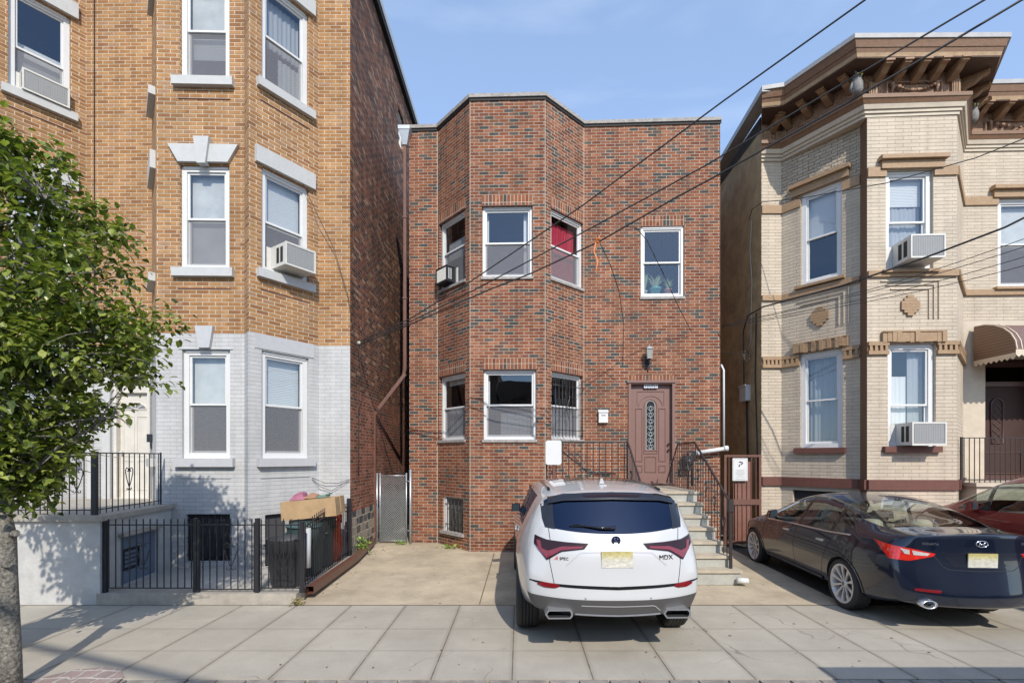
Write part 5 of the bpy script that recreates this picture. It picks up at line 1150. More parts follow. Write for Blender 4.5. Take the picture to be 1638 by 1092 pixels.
def seat(root, x, y, z, w, mt, head=True, tilt=.16, h=.58):
    m = MB(); m.hexa([(x - w / 2, y - .02, z), (x + w / 2, y - .02, z), (x + w / 2, y + .5, z + .03), (x - w / 2, y + .5, z + .03), (x - w / 2, y, z + .15), (x + w / 2, y, z + .15), (x + w / 2, y + .5, z + .17), (x - w / 2, y + .5, z + .17)])
    m.hexa([(x - w / 2, y - .10, z + .1), (x + w / 2, y - .10, z + .1), (x + w / 2, y + .03, z + .1), (x - w / 2, y + .03, z + .1), (x - w * .42, y - .1 - tilt, z + h), (x + w * .42, y - .1 - tilt, z + h), (x + w * .42, y - tilt, z + h), (x - w * .42, y - tilt, z + h)])
    s_ = m.build('seat', mt, root)
    if head:
        m = MB()
        for k in ((-1, 1) if w > .8 else (0,)):
            xc = x + k * w * .27; yy = y - .06 - tilt; m.lathe([(0, -.09), (.08, -.085), (.115, -.05), (.125, 0), (.115, .05), (.08, .08), (0, .085)], (xc, yy, z + h + .12), 'Z', 14)
            for e in (-.04, .04): m.tube([(xc + e, yy, z + h - .02), (xc + e, yy, z + h + .06)], .008, 5)
        m.build('headrest', mt, s_)

def finish_car(root, res, bvh, has_windshield=True):
    cen = lambda f: f.calc_center_median()
    keep = {('body',): lambda f: f.material_index in (0, 4, 5), ('rear_window',): lambda f: f.material_index == 1,
            ('side_window', 1): lambda f: f.material_index == 2 and cen(f).x < 0, ('side_window', 2): lambda f: f.material_index == 2 and cen(f).x > 0, ('windshield',): lambda f: f.material_index == 3}
    for k, me in split_by_material(res, keep).items(): link_mesh(k[0], me, root)

def paint(name, col, metal=.0, rough=.3, flake=0):
    return mat(name, col, rough, metal=metal, coat=1.0, noise=.02, nscale=300)
m_under = mat('car_underside', (.015, .015, .016), .85); m_clad = mat('dark_grey_cladding', (.075, .072, .070), .5, noise=.06, nscale=60)
m_priv = glass('dark_privacy_glass', (.03, .035, .045), .06, gcol=(.36, .48, .78))
m_mirr = mat('dark_mirror_glass', (.03, .04, .05), .3, spec=.3); m_clear = glass('clear_car_glass', (.72, .78, .74), .03)
m_gloss = mat('gloss_black_trim', (.012, .012, .014), .12, coat=.6)
m_lampr = mat('dark_red_lens', (.20, .008, .012), .12, coat=1, noise=.25, nscale=30); m_lampbr = mat('bright_red_lens', (.62, .02, .01), .15, coat=1, noise=.3, nscale=40); m_lampw = mat('clear_lens', (.55, .50, .47), .15, coat=1, noise=.2, nscale=40); m_smoke = mat('smoked_lens', (.025, .008, .010), .2, coat=.2, spec=.3)
def plate_mat():
    m = mat('licence_plate_paint', (.7, .7, .6), .5); n = m.node_tree; t = n.nodes.new('ShaderNodeTexCoord'); s = n.nodes.new('ShaderNodeSeparateXYZ'); n.links.new(t.outputs['Generated'], s.inputs[0])
    c = ramp(n, s.outputs[2], [(.0, (.62, .60, .52)), (.45, (.60, .58, .48)), (.8, (.52, .46, .20)), (1, (.46, .39, .14))])
    x = noise(n, t.outputs['Generated'], 7, 3); c = mixc(n, 1.0, c, maprange(n, x, .35, .65, .75, 1.05), 'MULTIPLY'); n.links.new(c, n.nodes['Principled BSDF'].inputs['Base Color']); return m
m_plate = plate_mat()
def lic_plate(root, y, z, tilt=0):
    m = MB(); h = .0775; m.hexa([(-.155, y, z - h), (.155, y, z - h), (.155, y + .012, z - h), (-.155, y + .012, z - h), (-.155, y + tilt, z + h), (.155, y + tilt, z + h), (.155, y + tilt + .012, z + h), (-.155, y + tilt + .012, z + h)])
    m.build('licence_plate', m_plate, root)

# ---- white SUV
def suv(loc, yaw, label, body_mt, detail=True, glassm=None, inter=None):
    gl = glassm or m_priv
    root = empty('parked_suv', (0, 0, 0), label, 'suv', None)
    low = lambda y, k=1.0, dz=0: [(.80, y, .25 + dz), (.93 * k, y, .31 + dz), (.965 * k, y, .55), (.985 * k, y, .80), (.965 * k, y, 1.0)]
    S = []
    S.append([(.72, .32, .42), (.83, .27, .47), (.885, .25, .62), (.895, .25, .82), (.875, .31, 1.02), (.82, .36, 1.24), (.76, .30, 1.30), (.64, .235, 1.275), (.43, .185, 1.24), (.22, .16, 1.222), (0, .15, 1.215)])
    S.append([(.78, .70, .34), (.91, .66, .42), (.955, .64, .62), (.965, .62, .84), (.945, .62, 1.04), (.885, .60, 1.25), (.815, .53, 1.42), (.705, .46, 1.545), (.60, .42, 1.60), (.34, .375, 1.632), (0, .36, 1.64)])
    S.append(low(1.05, 1.012) + [(.915, 1.05, 1.20), (.835, 1.02, 1.38), (.735, .98, 1.57), (.655, .95, 1.64), (.37, .93, 1.685), (0, .92, 1.70)])
    S.append(low(1.55, 1.0) + [(.915, 1.55, 1.17), (.84, 1.5, 1.37), (.745, 1.5, 1.585), (.66, 1.5, 1.655), (.38, 1.5, 1.70), (0, 1.5, 1.712)])
    S.append(low(2.2, .99) + [(.91, 2.2, 1.15), (.84, 2.2, 1.36), (.745, 2.2, 1.59), (.66, 2.2, 1.655), (.38, 2.2, 1.70), (0, 2.2, 1.712)])
    S.append(low(2.9, .99) + [(.905, 2.95, 1.13), (.835, 2.85, 1.34), (.735, 2.7, 1.57), (.65, 2.65, 1.635), (.37, 2.6, 1.68), (0, 2.58, 1.695)])
    S.append(low(3.45, .995) + [(.90, 3.60, 1.11), (.80, 3.40, 1.29), (.695, 3.12, 1.50), (.62, 3.02, 1.57), (.36, 2.94, 1.625), (0, 2.90, 1.64)])
    S.append(low(3.95, 1.005) + [(.895, 3.95, 1.06), (.82, 3.90, 1.10), (.72, 3.86, 1.12), (.60, 3.84, 1.13), (.34, 3.80, 1.15), (0, 3.78, 1.16)])
    S.append(low(4.4, .99) + [(.86, 4.4, 1.0), (.78, 4.4, 1.04), (.70, 4.4, 1.05), (.58, 4.4, 1.055), (.33, 4.4, 1.06), (0, 4.4, 1.065)])
    S.append([(.70, 4.72, .26), (.80, 4.72, .34), (.84, 4.72, .55), (.84, 4.72, .75), (.81, 4.74, .88), (.76, 4.76, .95), (.70, 4.84, .96), (.62, 4.88, .965), (.5, 4.92, .965), (.3, 4.95, .965), (0, 4.96, .965)])
    capR = [(.08, .0), (.02, -.03), (.0, -.02), (.045, -.01), (.075, .0)]
    capF = [(4.92, 0), (4.98, 0), (5.02, 0), (5.03, 0), (5.0, 0)]
    gm = [(0, 1, 7, 10, 1), (2, 6, 5, 7, 2), (6, 7, 6, 10, 3), (0, 9, 0, 1, 5)]
    mats = [body_mt, gl, gl, m_clear if glassm else gl, m_under, m_clad]
    wl = [(1.09, .86), (3.98, .86)]
    res, bvh = car_shell(S, capR, capF, gm, mats, wl, .425, [(5, .35, 1, 7), (8, .3, 1, 6)], rearlow=2, capRc=(.6, .5, .55, .25, .2), capcrease=((0, .55, 6, 10), (1, .7, 6, 10)))
    finish_car(root, res, bvh)
    for wy, tr in wl:
        for s in (-1, 1): wheel(root, s * .855, wy, .381, .25, .26, m_rimd, 10)
    r0 = caster(bvh, 0); rt = caster(bvh, 'top')
    for mi in (False, True):
        sl = caster(bvh, 90)
        # tail lights wrap the corner
        c25 = caster(bvh, 18)
        lens = patch(c25, [(-.86, 1.20), (-.72, 1.162), (-.52, 1.145), (-.30, 1.135)], [(-.86, 1.12), (-.705, .965), (-.56, 1.055), (-.335, 1.085)], .012, 20, 5, .03, mi)
        tl = lens.build('taillight', m_smoke, root)
        g = patch(c25, [(-.835, 1.10), (-.70, 1.055), (-.56, 1.105), (-.345, 1.11)], [(-.80, 1.06), (-.705, .985), (-.56, 1.07), (-.355, 1.092)], .016, 20, 3, .01, mi); g.build('red_lens', m_lampr, tl)
        g = patch(c25, [(-.835, 1.155), (-.79, 1.15)], [(-.80, 1.08), (-.76, 1.06)], .0165, 4, 3, .01, mi); g.build('red_lens', m_lampr, tl)
        # lower reflector, exhaust
        patch(c25, [(-.80, .735), (-.74, .755), (-.60, .745), (-.565, .73)], [(-.79, .725), (-.72, .705), (-.61, .705), (-.57, .72)], .012, 10, 2, .02, mi).build('reflector', m_lampr, root)
        sg = -1 if not mi else 1
        ex = MB(); xc = sg * .58
        def oct_(w, h, y, cx=xc, cz=.465): return [(cx + sx, y, cz + sz) for sx, sz in ((-w, 0), (-w + h * .7, h), (w - h * .5, h), (w, h * .4), (w, -h * .4), (w - h * .5, -h), (-w + h * .7, -h))]
        a = oct_(.135, .045, .07 if False else .02); b = oct_(.118, .031, .02); c_ = oct_(.118, .031, .16); d_ = oct_(.135, .045, .16)
        for k in range(7):
            k2 = (k + 1) % 7; ex.face([a[k], a[k2], b[k2], b[k]]); ex.face([a[k], a[k2], d_[k2], d_[k]])
        e_ = ex.build('exhaust_tip', m_chrome, root); e2 = MB(); e2.face(oct_(.1178, .0308, .14))
        for k in range(7): e2.face([b[k], b[(k + 1) % 7], c_[(k + 1) % 7], c_[k]])
        e2.build('exhaust_bore', m_dark, e_)
        # side glazing pillars, handles, mirrors, lines
        for ya, yb, w_ in ((1.98, 1.94, .07), (3.08, 3.02, .07)):
            patch(sl, [(-ya + w_ / 2, 1.60), (-ya - w_ / 2, 1.60)], [(-yb + w_ / 2, 1.14), (-yb - w_ / 2, 1.14)], .004, 3, 8, .01, mi).build('pillar', m_gloss, root)
        for pts in ([(-1.16, 1.12), (-1.32, .95), (-1.50, .62), (-1.56, .40)], [(-2.02, 1.13), (-2.05, .8), (-2.06, .36)], [(-3.1, 1.11), (-3.16, .8), (-3.12, .36)]): line(sl, pts, .007, .001, 20, mi).build('door_seam', m_dark, root)
        for y_ in (2.12, 3.2 - .95 + .05):
            patch(sl, [(-y_ + .12 - .1, 1.015), (-y_ - .12 + .0, 1.015)], [(-y_ + .02, .985), (-y_ - .12, .985)], .03, 5, 2, .035, mi).build('door_handle', body_mt, root)
        mm_ = MB(); sx = sg
        mm_.hexa([(sx * .885, 3.18, 1.13), (sx * 1.03, 3.14, 1.12), (sx * 1.02, 3.26, 1.12), (sx * .885, 3.34, 1.13), (sx * .89, 3.18, 1.25), (sx * 1.02, 3.14, 1.25), (sx * 1.0, 3.24, 1.24), (sx * .89, 3.30, 1.24)])
        mm_.tube([(sx * .86, 3.28, 1.12), (sx * .92, 3.25, 1.15)], .03, 6); mr_ = mm_.build('mirror', m_gloss if not glassm else body_mt, root)
        g = MB(); g.face([(sx * .90, 3.172, 1.14), (sx * 1.02, 3.132, 1.13), (sx * 1.01, 3.132, 1.245), (sx * .905, 3.172, 1.24)]); g.build('mirror_glass', m_mirr, mr_)
        # roof rails
        rp_ = MB(); rp_.tube([rt(sg * .62, y_, .012) for y_ in (.75, .9, 1.4, 1.9, 2.4, 2.7)], .017, 6); rp_.build('roof_rail', m_gloss, root)
        # hatch seam
        line(r0, [(sg * .665, 1.27), (sg * .645, 1.12), (sg * .66, .95), (sg * .62, .745)], .007, .001, 26).build('hatch_seam', m_dark, root)
    # black spoiler and glass surround, brake light
    patch(r0, [(-.66, 1.575), (-.5, 1.612), (0, 1.632), (.5, 1.612), (.66, 1.575)], [(-.67, 1.51), (-.5, 1.545), (0, 1.56), (.5, 1.545), (.67, 1.51)], .03, 24, 4, .05).build('spoiler', m_gloss, root)
    patch(r0, [(-.735, 1.50), (-.725, 1.36), (-.70, 1.28)], [(-.61, 1.53), (-.61, 1.36), (-.60, 1.265)], .004, 10, 3, .02).build('glass_surround', m_gloss, root)
    patch(r0, [(.61, 1.53), (.61, 1.36), (.60, 1.265)], [(.735, 1.50), (.725, 1.36), (.70, 1.28)], .004, 10, 3, .02).build('glass_surround', m_gloss, root)
    patch(r0, [(-.3, 1.60), (0, 1.612), (.3, 1.60)], [(-.27, 1.585), (0, 1.592), (.27, 1.585)], .036, 12, 1, .02).build('brake_light', m_smoke, root)
    # wiper
    w_ = MB(); w_.tube([r0(.0, 1.285, .03), r0(-.15, 1.285, .035), r0(-.42, 1.315, .022)], [.02, .012, .006], 6); w_.tube([r0(-.05, 1.27, .014), r0(-.25, 1.29, .014), r0(-.46, 1.30, .012)], .007, 5); w_.build('rear_wiper', m_gloss, root)
    # black trim line, lower valance details
    patch(r0, [(-.86, .765), (-.6, .745), (0, .73), (.6, .745), (.86, .765)], [(-.86, .75), (-.6, .72), (0, .70), (.6, .72), (.86, .75)], .006, 30, 1, .02).build('bumper_trim', m_gloss, root)
    line(r0, [(-.36, .545), (0, .54), (.36, .545), (.42, .49)], .008, .006).build('valance_line', m_grey, root)
    line(r0, [(-.42, .462), (0, .45), (.42, .462)], .016, .014).build('skid_strip', m_alu, root)
    line(r0, [(-.50, .92), (-.36, 1.045), (0, 1.06), (.36, 1.045), (.50, .92)], .012, .003, 40).build('plate_recess_shade', mat('recess_shade_grey', (.42, .42, .43), .5), root)  # grey ribbon draws the shaded edge of a plate recess that is not modelled
    p = r0(0, .99, .02); lic_plate(root, p.y, .985, .015)
    if detail:
        q = r0(0, 1.165, .012); m = MB(); m.lathe([(0, .006), (.040, .006), (.046, 0), (.046, .012)], (0, q.y - .002, 1.165), 'Y', 20); m.tube([(-.028, q.y, 1.135), (-.008, q.y, 1.198)], .008, 5); m.tube([(.028, q.y, 1.135), (.008, q.y, 1.198)], .008, 5); m.tube([(-.02, q.y, 1.16), (.02, q.y, 1.16)], .006, 5); m.build('emblem', mat('blue_grey_emblem', (.05, .07, .13), .25, metal=.6), root)
        a = r0(.50, 1.0, .004); text_mesh('MDX', .07, (.50, a.y, .995), (1, (r0(.56, 1, 0).y - r0(.44, 1, 0).y) / .12, 0), (0, 0, 1), m_gloss, root, 'model_badge', .003)
        a = r0(-.52, .99, .006); text_mesh('A', .06, (-.60, r0(-.6, .99, .004).y, .985), (1, (r0(-.5, 1, 0).y - r0(-.6, 1, 0).y) / .1, 0), (0, 0, 1), m_lampbr, root, 'trim_badge', .003, .4)
        text_mesh('SPEC', .042, (-.52, r0(-.52, .99, .004).y, .985), (1, (r0(-.46, 1, 0).y - r0(-.58, 1, 0).y) / .12, 0), (0, 0, 1), m_gloss, root, 'trim_badge', .003)
        # sunroof, antenna fin
        patch(rt, [(-.5, 2.75), (.5, 2.75)], [(-.5, 1.5), (.5, 1.5)], .004, 6, 6, .01).build('sunroof', m_gloss, root)
        t = rt(0, .95, 0); m = MB(); m.prism([(-.025, .85, t.z - .01), (-.025, 1.05, t.z - .01), (-.012, .95, t.z + .03), (-.006, .88, t.z + .06)], (.0, 0, 0.0001)); m = MB(); a = [(-.03, 1.08, t.z), (.03, 1.08, t.z), (.03, .88, t.z), (-.03, .88, t.z)]; b = [(-.004, .93, t.z + .06), (.004, .93, t.z + .06), (.004, .87, t.z + .065), (-.004, .87, t.z + .065)]; m.hexa(a + b); m.build('antenna', body_mt, root)
        for x_ in (-.32, .32): q = r0(x_, .62, .002); m = MB(); m.lathe([(0, 0), (.012, 0), (.012, .004)], q, 'Y', 10); m.build('parking_sensor', m_grey, root)
    for wy in (1.09, 3.98):
        for mi in (False, True): line(caster(bvh, 90), [(-wy + .44 * math.cos(R(a)), .37 + .44 * math.sin(R(a))) for a in range(-2, 183, 8)], .035, .007, 40, mi).build('arch_lip', body_mt if not detail else m_clad, root)
    # interior
    it_ = inter or m_dark
    m = MB(); m.box(-.8, .8, .5, 3.6, .4, .44); m.box(-.72, .72, 3.2, 3.7, .8, 1.05); m.build('cabin_floor', it_, root)
    for y_, w_ in ((2.75, .5),):
        for x_ in (-.38, .38): seat(root, x_, y_, .5, w_, it_)
    seat(root, 0, 1.75, .5, 1.3, it_)
    root.location = loc; root.rotation_euler = (0, 0, yaw)
    return root
m_wpaint = paint('white_car_paint', (.52, .525, .525), 0, .3)
suv((.965, 4.80, 0), R(1.2), 'white SUV parked nose in before the red brick house, seen from behind', m_wpaint)

# ---- dark blue sedan
def sedan(loc, yaw, label, body_mt):
    root = empty('parked_sedan', (0, 0, 0), label, 'car', None)
    low = lambda y, k=1.0: [(.74, y, .20), (.865 * k, y, .235), (.895 * k, y, .44), (.918 * k, y, .65), (.895 * k, y, .82)]
    S = []
    S.append([(.66, .34, .31), (.78, .30, .34), (.83, .28, .48), (.845, .28, .70), (.84, .34, .90), (.78, .36, 1.04), (.70, .24, 1.085), (.58, .155, 1.11), (.42, .105, 1.13), (.22, .075, 1.14), (0, .065, 1.145)])
    S.append(low(.72) + [(.845, .72, 1.00), (.76, .68, 1.085), (.65, .62, 1.125), (.50, .58, 1.14), (.27, .545, 1.15), (0, .53, 1.155)])
    S.append(low(1.05, 1.01) + [(.86, 1.06, .975), (.785, 1.04, 1.09), (.685, 1.02, 1.20), (.60, .98, 1.255), (.33, .93, 1.285), (0, .91, 1.295)])
    S.append(low(1.45, 1.005) + [(.862, 1.48, .955), (.79, 1.45, 1.11), (.685, 1.45, 1.29), (.605, 1.46, 1.365), (.34, 1.44, 1.41), (0, 1.43, 1.42)])
    S.append(low(1.95, .99) + [(.86, 1.95, .945), (.79, 1.95, 1.13), (.69, 1.95, 1.355), (.61, 1.95, 1.415), (.34, 1.95, 1.455), (0, 1.95, 1.468)])
    S.append(low(2.55, .985) + [(.855, 2.6, .93), (.785, 2.52, 1.12), (.685, 2.42, 1.345), (.61, 2.38, 1.405), (.34, 2.35, 1.45), (0, 2.33, 1.463)])
    S.append(low(3.15, .985) + [(.85, 3.35, .91), (.76, 3.12, 1.06), (.655, 2.84, 1.265), (.585, 2.74, 1.33), (.33, 2.66, 1.38), (0, 2.62, 1.395)])
    S.append(low(3.75, 1.005) + [(.84, 3.85, .87), (.77, 3.82, .91), (.68, 3.78, .935), (.56, 3.72, .96), (.32, 3.66, .985), (0, 3.63, 1.0)])
    S.append(low(4.25, .98) + [(.80, 4.25, .78), (.72, 4.25, .83), (.62, 4.25, .85), (.5, 4.25, .86), (.3, 4.25, .87), (0, 4.25, .875)])
    S.append([(.62, 4.52, .22), (.72, 4.52, .30), (.77, 4.50, .44), (.77, 4.50, .58), (.73, 4.52, .67), (.68, 4.55, .72), (.62, 4.62, .73), (.54, 4.68, .735), (.44, 4.72, .74), (.26, 4.76, .74), (0, 4.77, .74)])
    capR = [(.10, 0), (.03, 0), (.0, -.01), (.05, -.02), (.085, 0)]
    capF = [(4.72, 0), (4.78, 0), (4.81, 0), (4.81, 0), (4.80, 0)]
    gm = [(1, 3, 7, 10, 1), (3, 6, 5, 7, 2), (2, 3, 5, 7, 2), (6, 7, 6, 10, 3)]
    mats = [body_mt, m_clear, m_clear, m_clear, m_under, m_clad]
    wl = [(1.10, .80), (3.895, .80)]
    res, bvh = car_shell(S, capR, capF, gm, mats, wl, .365, [(5, .5, 1, 7), (4, .7, 1, 8), (8, .2, 3, 6)], capRc=(.4, .3, .5, .1, .2), capcrease=((0, .75, 6, 10), (1, .35, 7, 10)))
    finish_car(root, res, bvh)
    for wy, tr in wl:
        for s in (-1, 1): wheel(root, s * .805, wy, .328, .225, .252, m_rim, 10)
    r0 = caster(bvh, 0); sl = caster(bvh, 90); c40 = caster(bvh, 38)
    for mi in (False, True):
        sg = -1 if not mi else 1
        tl = patch(c40, [(-1.02, 1.0), (-.82, .975), (-.62, .955), (-.43, .915)], [(-.985, .985), (-.85, .825), (-.66, .818), (-.45, .885)], .010, 18, 5, .03, mi).build('taillight', m_lampbr, root)
        patch(c40, [(-.74, .952), (-.655, .94)], [(-.70, .895), (-.655, .89)], .014, 5, 3, .01, mi).build('clear_lens', m_lampw, tl)
        patch(c40, [(-.635, .938), (-.475, .913)], [(-.62, .887), (-.50, .888)], .014, 5, 3, .01, mi).build('clear_lens', m_lampw, tl)
        patch(r0, [(sg * .66, .525), (sg * .44, .52)], [(sg * .66, .495), (sg * .45, .49)], .006, 6, 2, .02).build('reflector', m_lampr, root)
        ex = MB(); ex.lathe([(.075, 0), (.085, .005), (.085, .14), (.065, .14), (.065, .01)], (0, 0, 0), 'Y', 20, closed=True)
        for v in ex.v: v.z *= .55; v.x += sg * .56; v.y += .05; v.z += .36
        e_ = ex.build('exhaust_tip', m_chrome, root); e2 = MB(); e2.face([(sg * .56 + .066 * math.cos(a * .524), .12, .36 + .036 * math.sin(a * .524)) for a in range(12)]); e2.build('exhaust_bore', m_dark, e_)
        for ya, yb, w_ in ((2.2, 2.32, .07),): patch(sl, [(-ya + w_ / 2, 1.375), (-ya - w_ / 2, 1.375)], [(-yb + w_ / 2, .945), (-yb - w_ / 2, .945)], .004, 3, 8, .01, mi).build('pillar', m_gloss, root)
        patch(sl, [(-1.36, 1.27), (-1.42, 1.29)], [(-1.40, .96), (-1.45, .96)], .004, 3, 8, .01, mi).build('pillar', m_gloss, root)
        line(sl, [(-1.0, .985), (-1.5, .957), (-2.5, .938), (-3.4, .905)], .018, .006, 30, mi).build('window_trim', m_chrome, root)
        line(sl, [(-.92, 1.02), (-1.2, 1.235), (-1.5, 1.335), (-2.0, 1.40), (-2.5, 1.385), (-2.9, 1.27), (-3.45, .93)], .012, .004, 40, mi).build('window_trim', m_gloss, root)
        for pts in ([(-1.30, .95), (-1.42, .80), (-1.56, .55), (-1.62, .35), (-1.66, .30)], [(-2.36, .93), (-2.42, .6), (-2.40, .28)], [(-3.42, .88), (-3.5, .6), (-3.46, .3)]): line(sl, pts, .007, .001, 20, mi).build('door_seam', m_dark, root)
        for y_ in (1.60, 2.62): patch(sl, [(-y_ + .09, .845), (-y_ - .10, .835)], [(-y_ + .09, .81), (-y_ - .10, .81)], .03, 5, 2, .035, mi).build('door_handle', m_chrome, root)
        mm_ = MB(); sx = sg
        mm_.hexa([(sx * .86, 3.02, .98), (sx * 1.02, 2.98, .96), (sx * 1.02, 3.12, .96), (sx * .86, 3.18, .98), (sx * .87, 3.02, 1.10), (sx * 1.0, 2.98, 1.09), (sx * .99, 3.08, 1.08), (sx * .87, 3.14, 1.09)])
        mm_.tube([(sx * .82, 3.14, .93), (sx * .90, 3.1, 1.0)], .025, 6); mr_ = mm_.build('mirror', body_mt, root)
        g = MB(); g.face([(sx * .88, 2.975, .99), (sx * 1.01, 2.955, .975), (sx * 1.0, 2.955, 1.08), (sx * .88, 2.975, 1.09)]); g.build('mirror_glass', m_mirr, mr_)
        line(r0, [(sg * .47, .90), (sg * .40, .78), (sg * .34, .745), (0, .735)], .007, .001, 26).build('trunk_seam', m_dark, root)
        line(caster(bvh, 'top'), [(sg * .60, .62), (sg * .63, .45), (sg * .56, .25), (sg * .52, .17)], .006, .001, 20).build('trunk_seam', m_dark, root)
    patch(r0, [(-.40, .925), (0, .94), (.40, .925)], [(-.30, .775), (0, .765), (.30, .775)], .002, 20, 4, .01).build('plate_recess_shade', paint('recess_shade_paint', (.008, .012, .024), .3, .3), root)  # flat dark patch stands in for the shade inside the plate recess
    q = r0(0, .88, .014); lic_plate(root, q.y - .006, .855, -.006)
    for wy in (1.10, 3.895):
        for mi in (False, True): line(caster(bvh, 90), [(-wy + .38 * math.cos(R(a)), .31 + .38 * math.sin(R(a))) for a in range(0, 181, 8)], .022, .008, 40, mi).build('arch_lip', body_mt, root)
    for mi in (False, True): patch(caster(bvh, 90), [(-1.62, .30), (-3.42, .30)], [(-1.62, .24), (-3.42, .24)], .018, 24, 2, .03, mi).build('side_skirt', body_mt, root)
    q = r0(0, 1.03, .006); ch = mat('badge_chrome', (.65, .67, .7), .2, metal=.9)
    m = MB(); m.tube([(.062 * math.cos(a * .3142), q.y, 1.035 + .034 * math.sin(a * .3142)) for a in range(21)], .005, 5); m.tube([(-.03, q.y, 1.012), (-.018, q.y, 1.058)], .006, 5); m.tube([(.018, q.y, 1.012), (.03, q.y, 1.058)], .006, 5); m.tube([(-.024, q.y, 1.034), (0, q.y, 1.028), (.024, q.y, 1.038)], .005, 5); m.build('emblem', ch, root)
    text_mesh('SONATA', .038, (-.50, r0(-.5, 1.03, .004).y, 1.02), (1, (r0(-.4, 1.03, 0).y - r0(-.6, 1.03, 0).y) / .2, 0), (0, 0, 1), ch, root, 'model_badge', .002)
    text_mesh('2.0T', .04, (.50, r0(.5, 1.03, .004).y, 1.03), (1, (r0(.6, 1.03, 0).y - r0(.4, 1.03, 0).y) / .2, 0), (0, 0, 1), ch, root, 'trim_badge', .002)
    m_beige = mat('beige_upholstery', (.42, .36, .27), .8)
    m = MB(); m.box(-.74, .74, .9, 3.6, .28, .32); m.build('cabin_floor', m_room, root)
    m = MB(); m.box(-.68, .68, .85, 1.30, .93, .96); m.build('parcel_shelf', m_beige, root)
    m = MB(); m.box(-.70, .70, 3.1, 3.5, .70, .92); m.build('dashboard', m_clad, root)
    seat(root, 0, 1.62, .38, 1.2, m_beige, h=.56)
    for x_ in (-.37, .37): seat(root, x_, 2.55, .38, .48, m_beige, h=.58)
    root.location = loc; root.rotation_euler = (0, 0, yaw); return root
m_navy = paint('dark_navy_paint', (.007, .013, .031), .35, .25)
sedan((5.10, 5.38, 0), R(-3.2), 'dark navy sedan parked nose in at the right of the front stair', m_navy)
m_redp = paint('dark_red_paint', (.22, .016, .016), .3, .3)
rc = suv((7.82, 4.35, -.004), R(-1.5), 'dark red crossover parked beyond the navy sedan, cut by the right edge', m_redp, detail=False, glassm=m_clear, inter=mat('tan_upholstery', (.36, .31, .24), .8)); rc.scale = (1, 1, 1.06)
# ------------------------------------------------------------------ street tree
tr = empty('street_tree', (-4.30, 4.22, 0), 'young leafy street tree with pale bark at the left edge of the sidewalk', 'tree')
m_bark = mat('lichen_bark', (.20, .185, .155), .9, noise=.85, nscale=38, bump=1.0, bscale=30)
rng = random.Random(5)
m = MB(); base = Vector((-4.345, 4.22, -.02))
tp = [base, base + Vector((0, 0, .3)), base + Vector((-.03, .0, 1.0)), base + Vector((-.06, 0, 1.35)), base + Vector((-.11, .0, 1.65))]
m.tube(tp, [.078, .070, .066, .080, .056], 14)
for k, (dx, dz) in enumerate(((.09, 1.36), (-.02, 1.1))): p = base + Vector((dx * .6, -.03, dz)); m.tube([p, p + Vector((.07, -.05, .02))], [.035, .028], 8)
limbs = [(tp[-1], Vector((-.25, .05, 1.9)), .05), (base + Vector((-.09, 0, 1.5)), Vector((.42, .1, 1.2)), .040), (tp[-1] + Vector((0, 0, .2)), Vector((.35, -.25, 1.5)), .03), (tp[-1], Vector((-.9, -.1, 1.1)), .035), (tp[-1] + Vector((-.05, 0, .5)), Vector((-.6, .45, 1.4)), .03), (tp[-1] + Vector((-.08, 0, .6)), Vector((.75, .25, 1.0)), .028), (tp[-1] + Vector((-.1, 0, .9)), Vector((.45, -.05, 1.3)), .025), (tp[-1], Vector((.95, .1, .75)), .026), (tp[-1] + Vector((-.1, 0, .3)), Vector((-.95, .3, .5)), .025)]
ends = []
for a, d, r in limbs:
    pts = [a + d * s + Vector((rng.uniform(-.03, .03), rng.uniform(-.03, .03), .06 * math.sin(s * 3))) for s in (0, .25, .5, .75, 1)]
    m.tube(pts, [r, r * .8, r * .6, r * .4, r * .2], 7)
    for s in (.35, .5, .65, .8, .95):
        for q in range(3):
            b = a + d * s; e = b + Vector((rng.uniform(-.45, .45), rng.uniform(-.4, .4), rng.uniform(-.15, .45)))
            m.tube([b, b.lerp(e, .5) + Vector((0, 0, .03)), e], [r * .35, r * .22, .003], 4); ends.append((b, e))
m.build('trunk', m_bark, tr)
def crown_w(z):   # half width of the crown by height
    pts = [(1.50, .25), (1.8, .48), (2.2, .70), (2.5, .92), (2.75, 1.15), (3.05, 1.3), (3.5, 1.25), (3.9, 1.08), (4.2, .85), (4.45, .62), (4.65, .40), (4.82, .10)]
    for (a, wa), (b, wb) in zip(pts, pts[1:]):
        if a <= z <= b: return wa + (wb - wa) * (z - a) / (b - a)
    return 0
cc = Vector((-4.62, 4.35, 0)); clumps = []
while len(clumps) < 370:
    z = rng.choice((rng.uniform(1.6, 4.8), rng.uniform(1.7, 3.3), rng.uniform(2.8, 4.8))); w_ = crown_w(z)
    a = rng.uniform(0, 6.283); rr = w_ * math.sqrt(rng.uniform(.05, 1)); 
    clumps.append(Vector((cc.x + rr * math.cos(a) * 1.06, cc.y + rr * math.sin(a) * .78, z)))
V = []; Fs = []; Cols = []
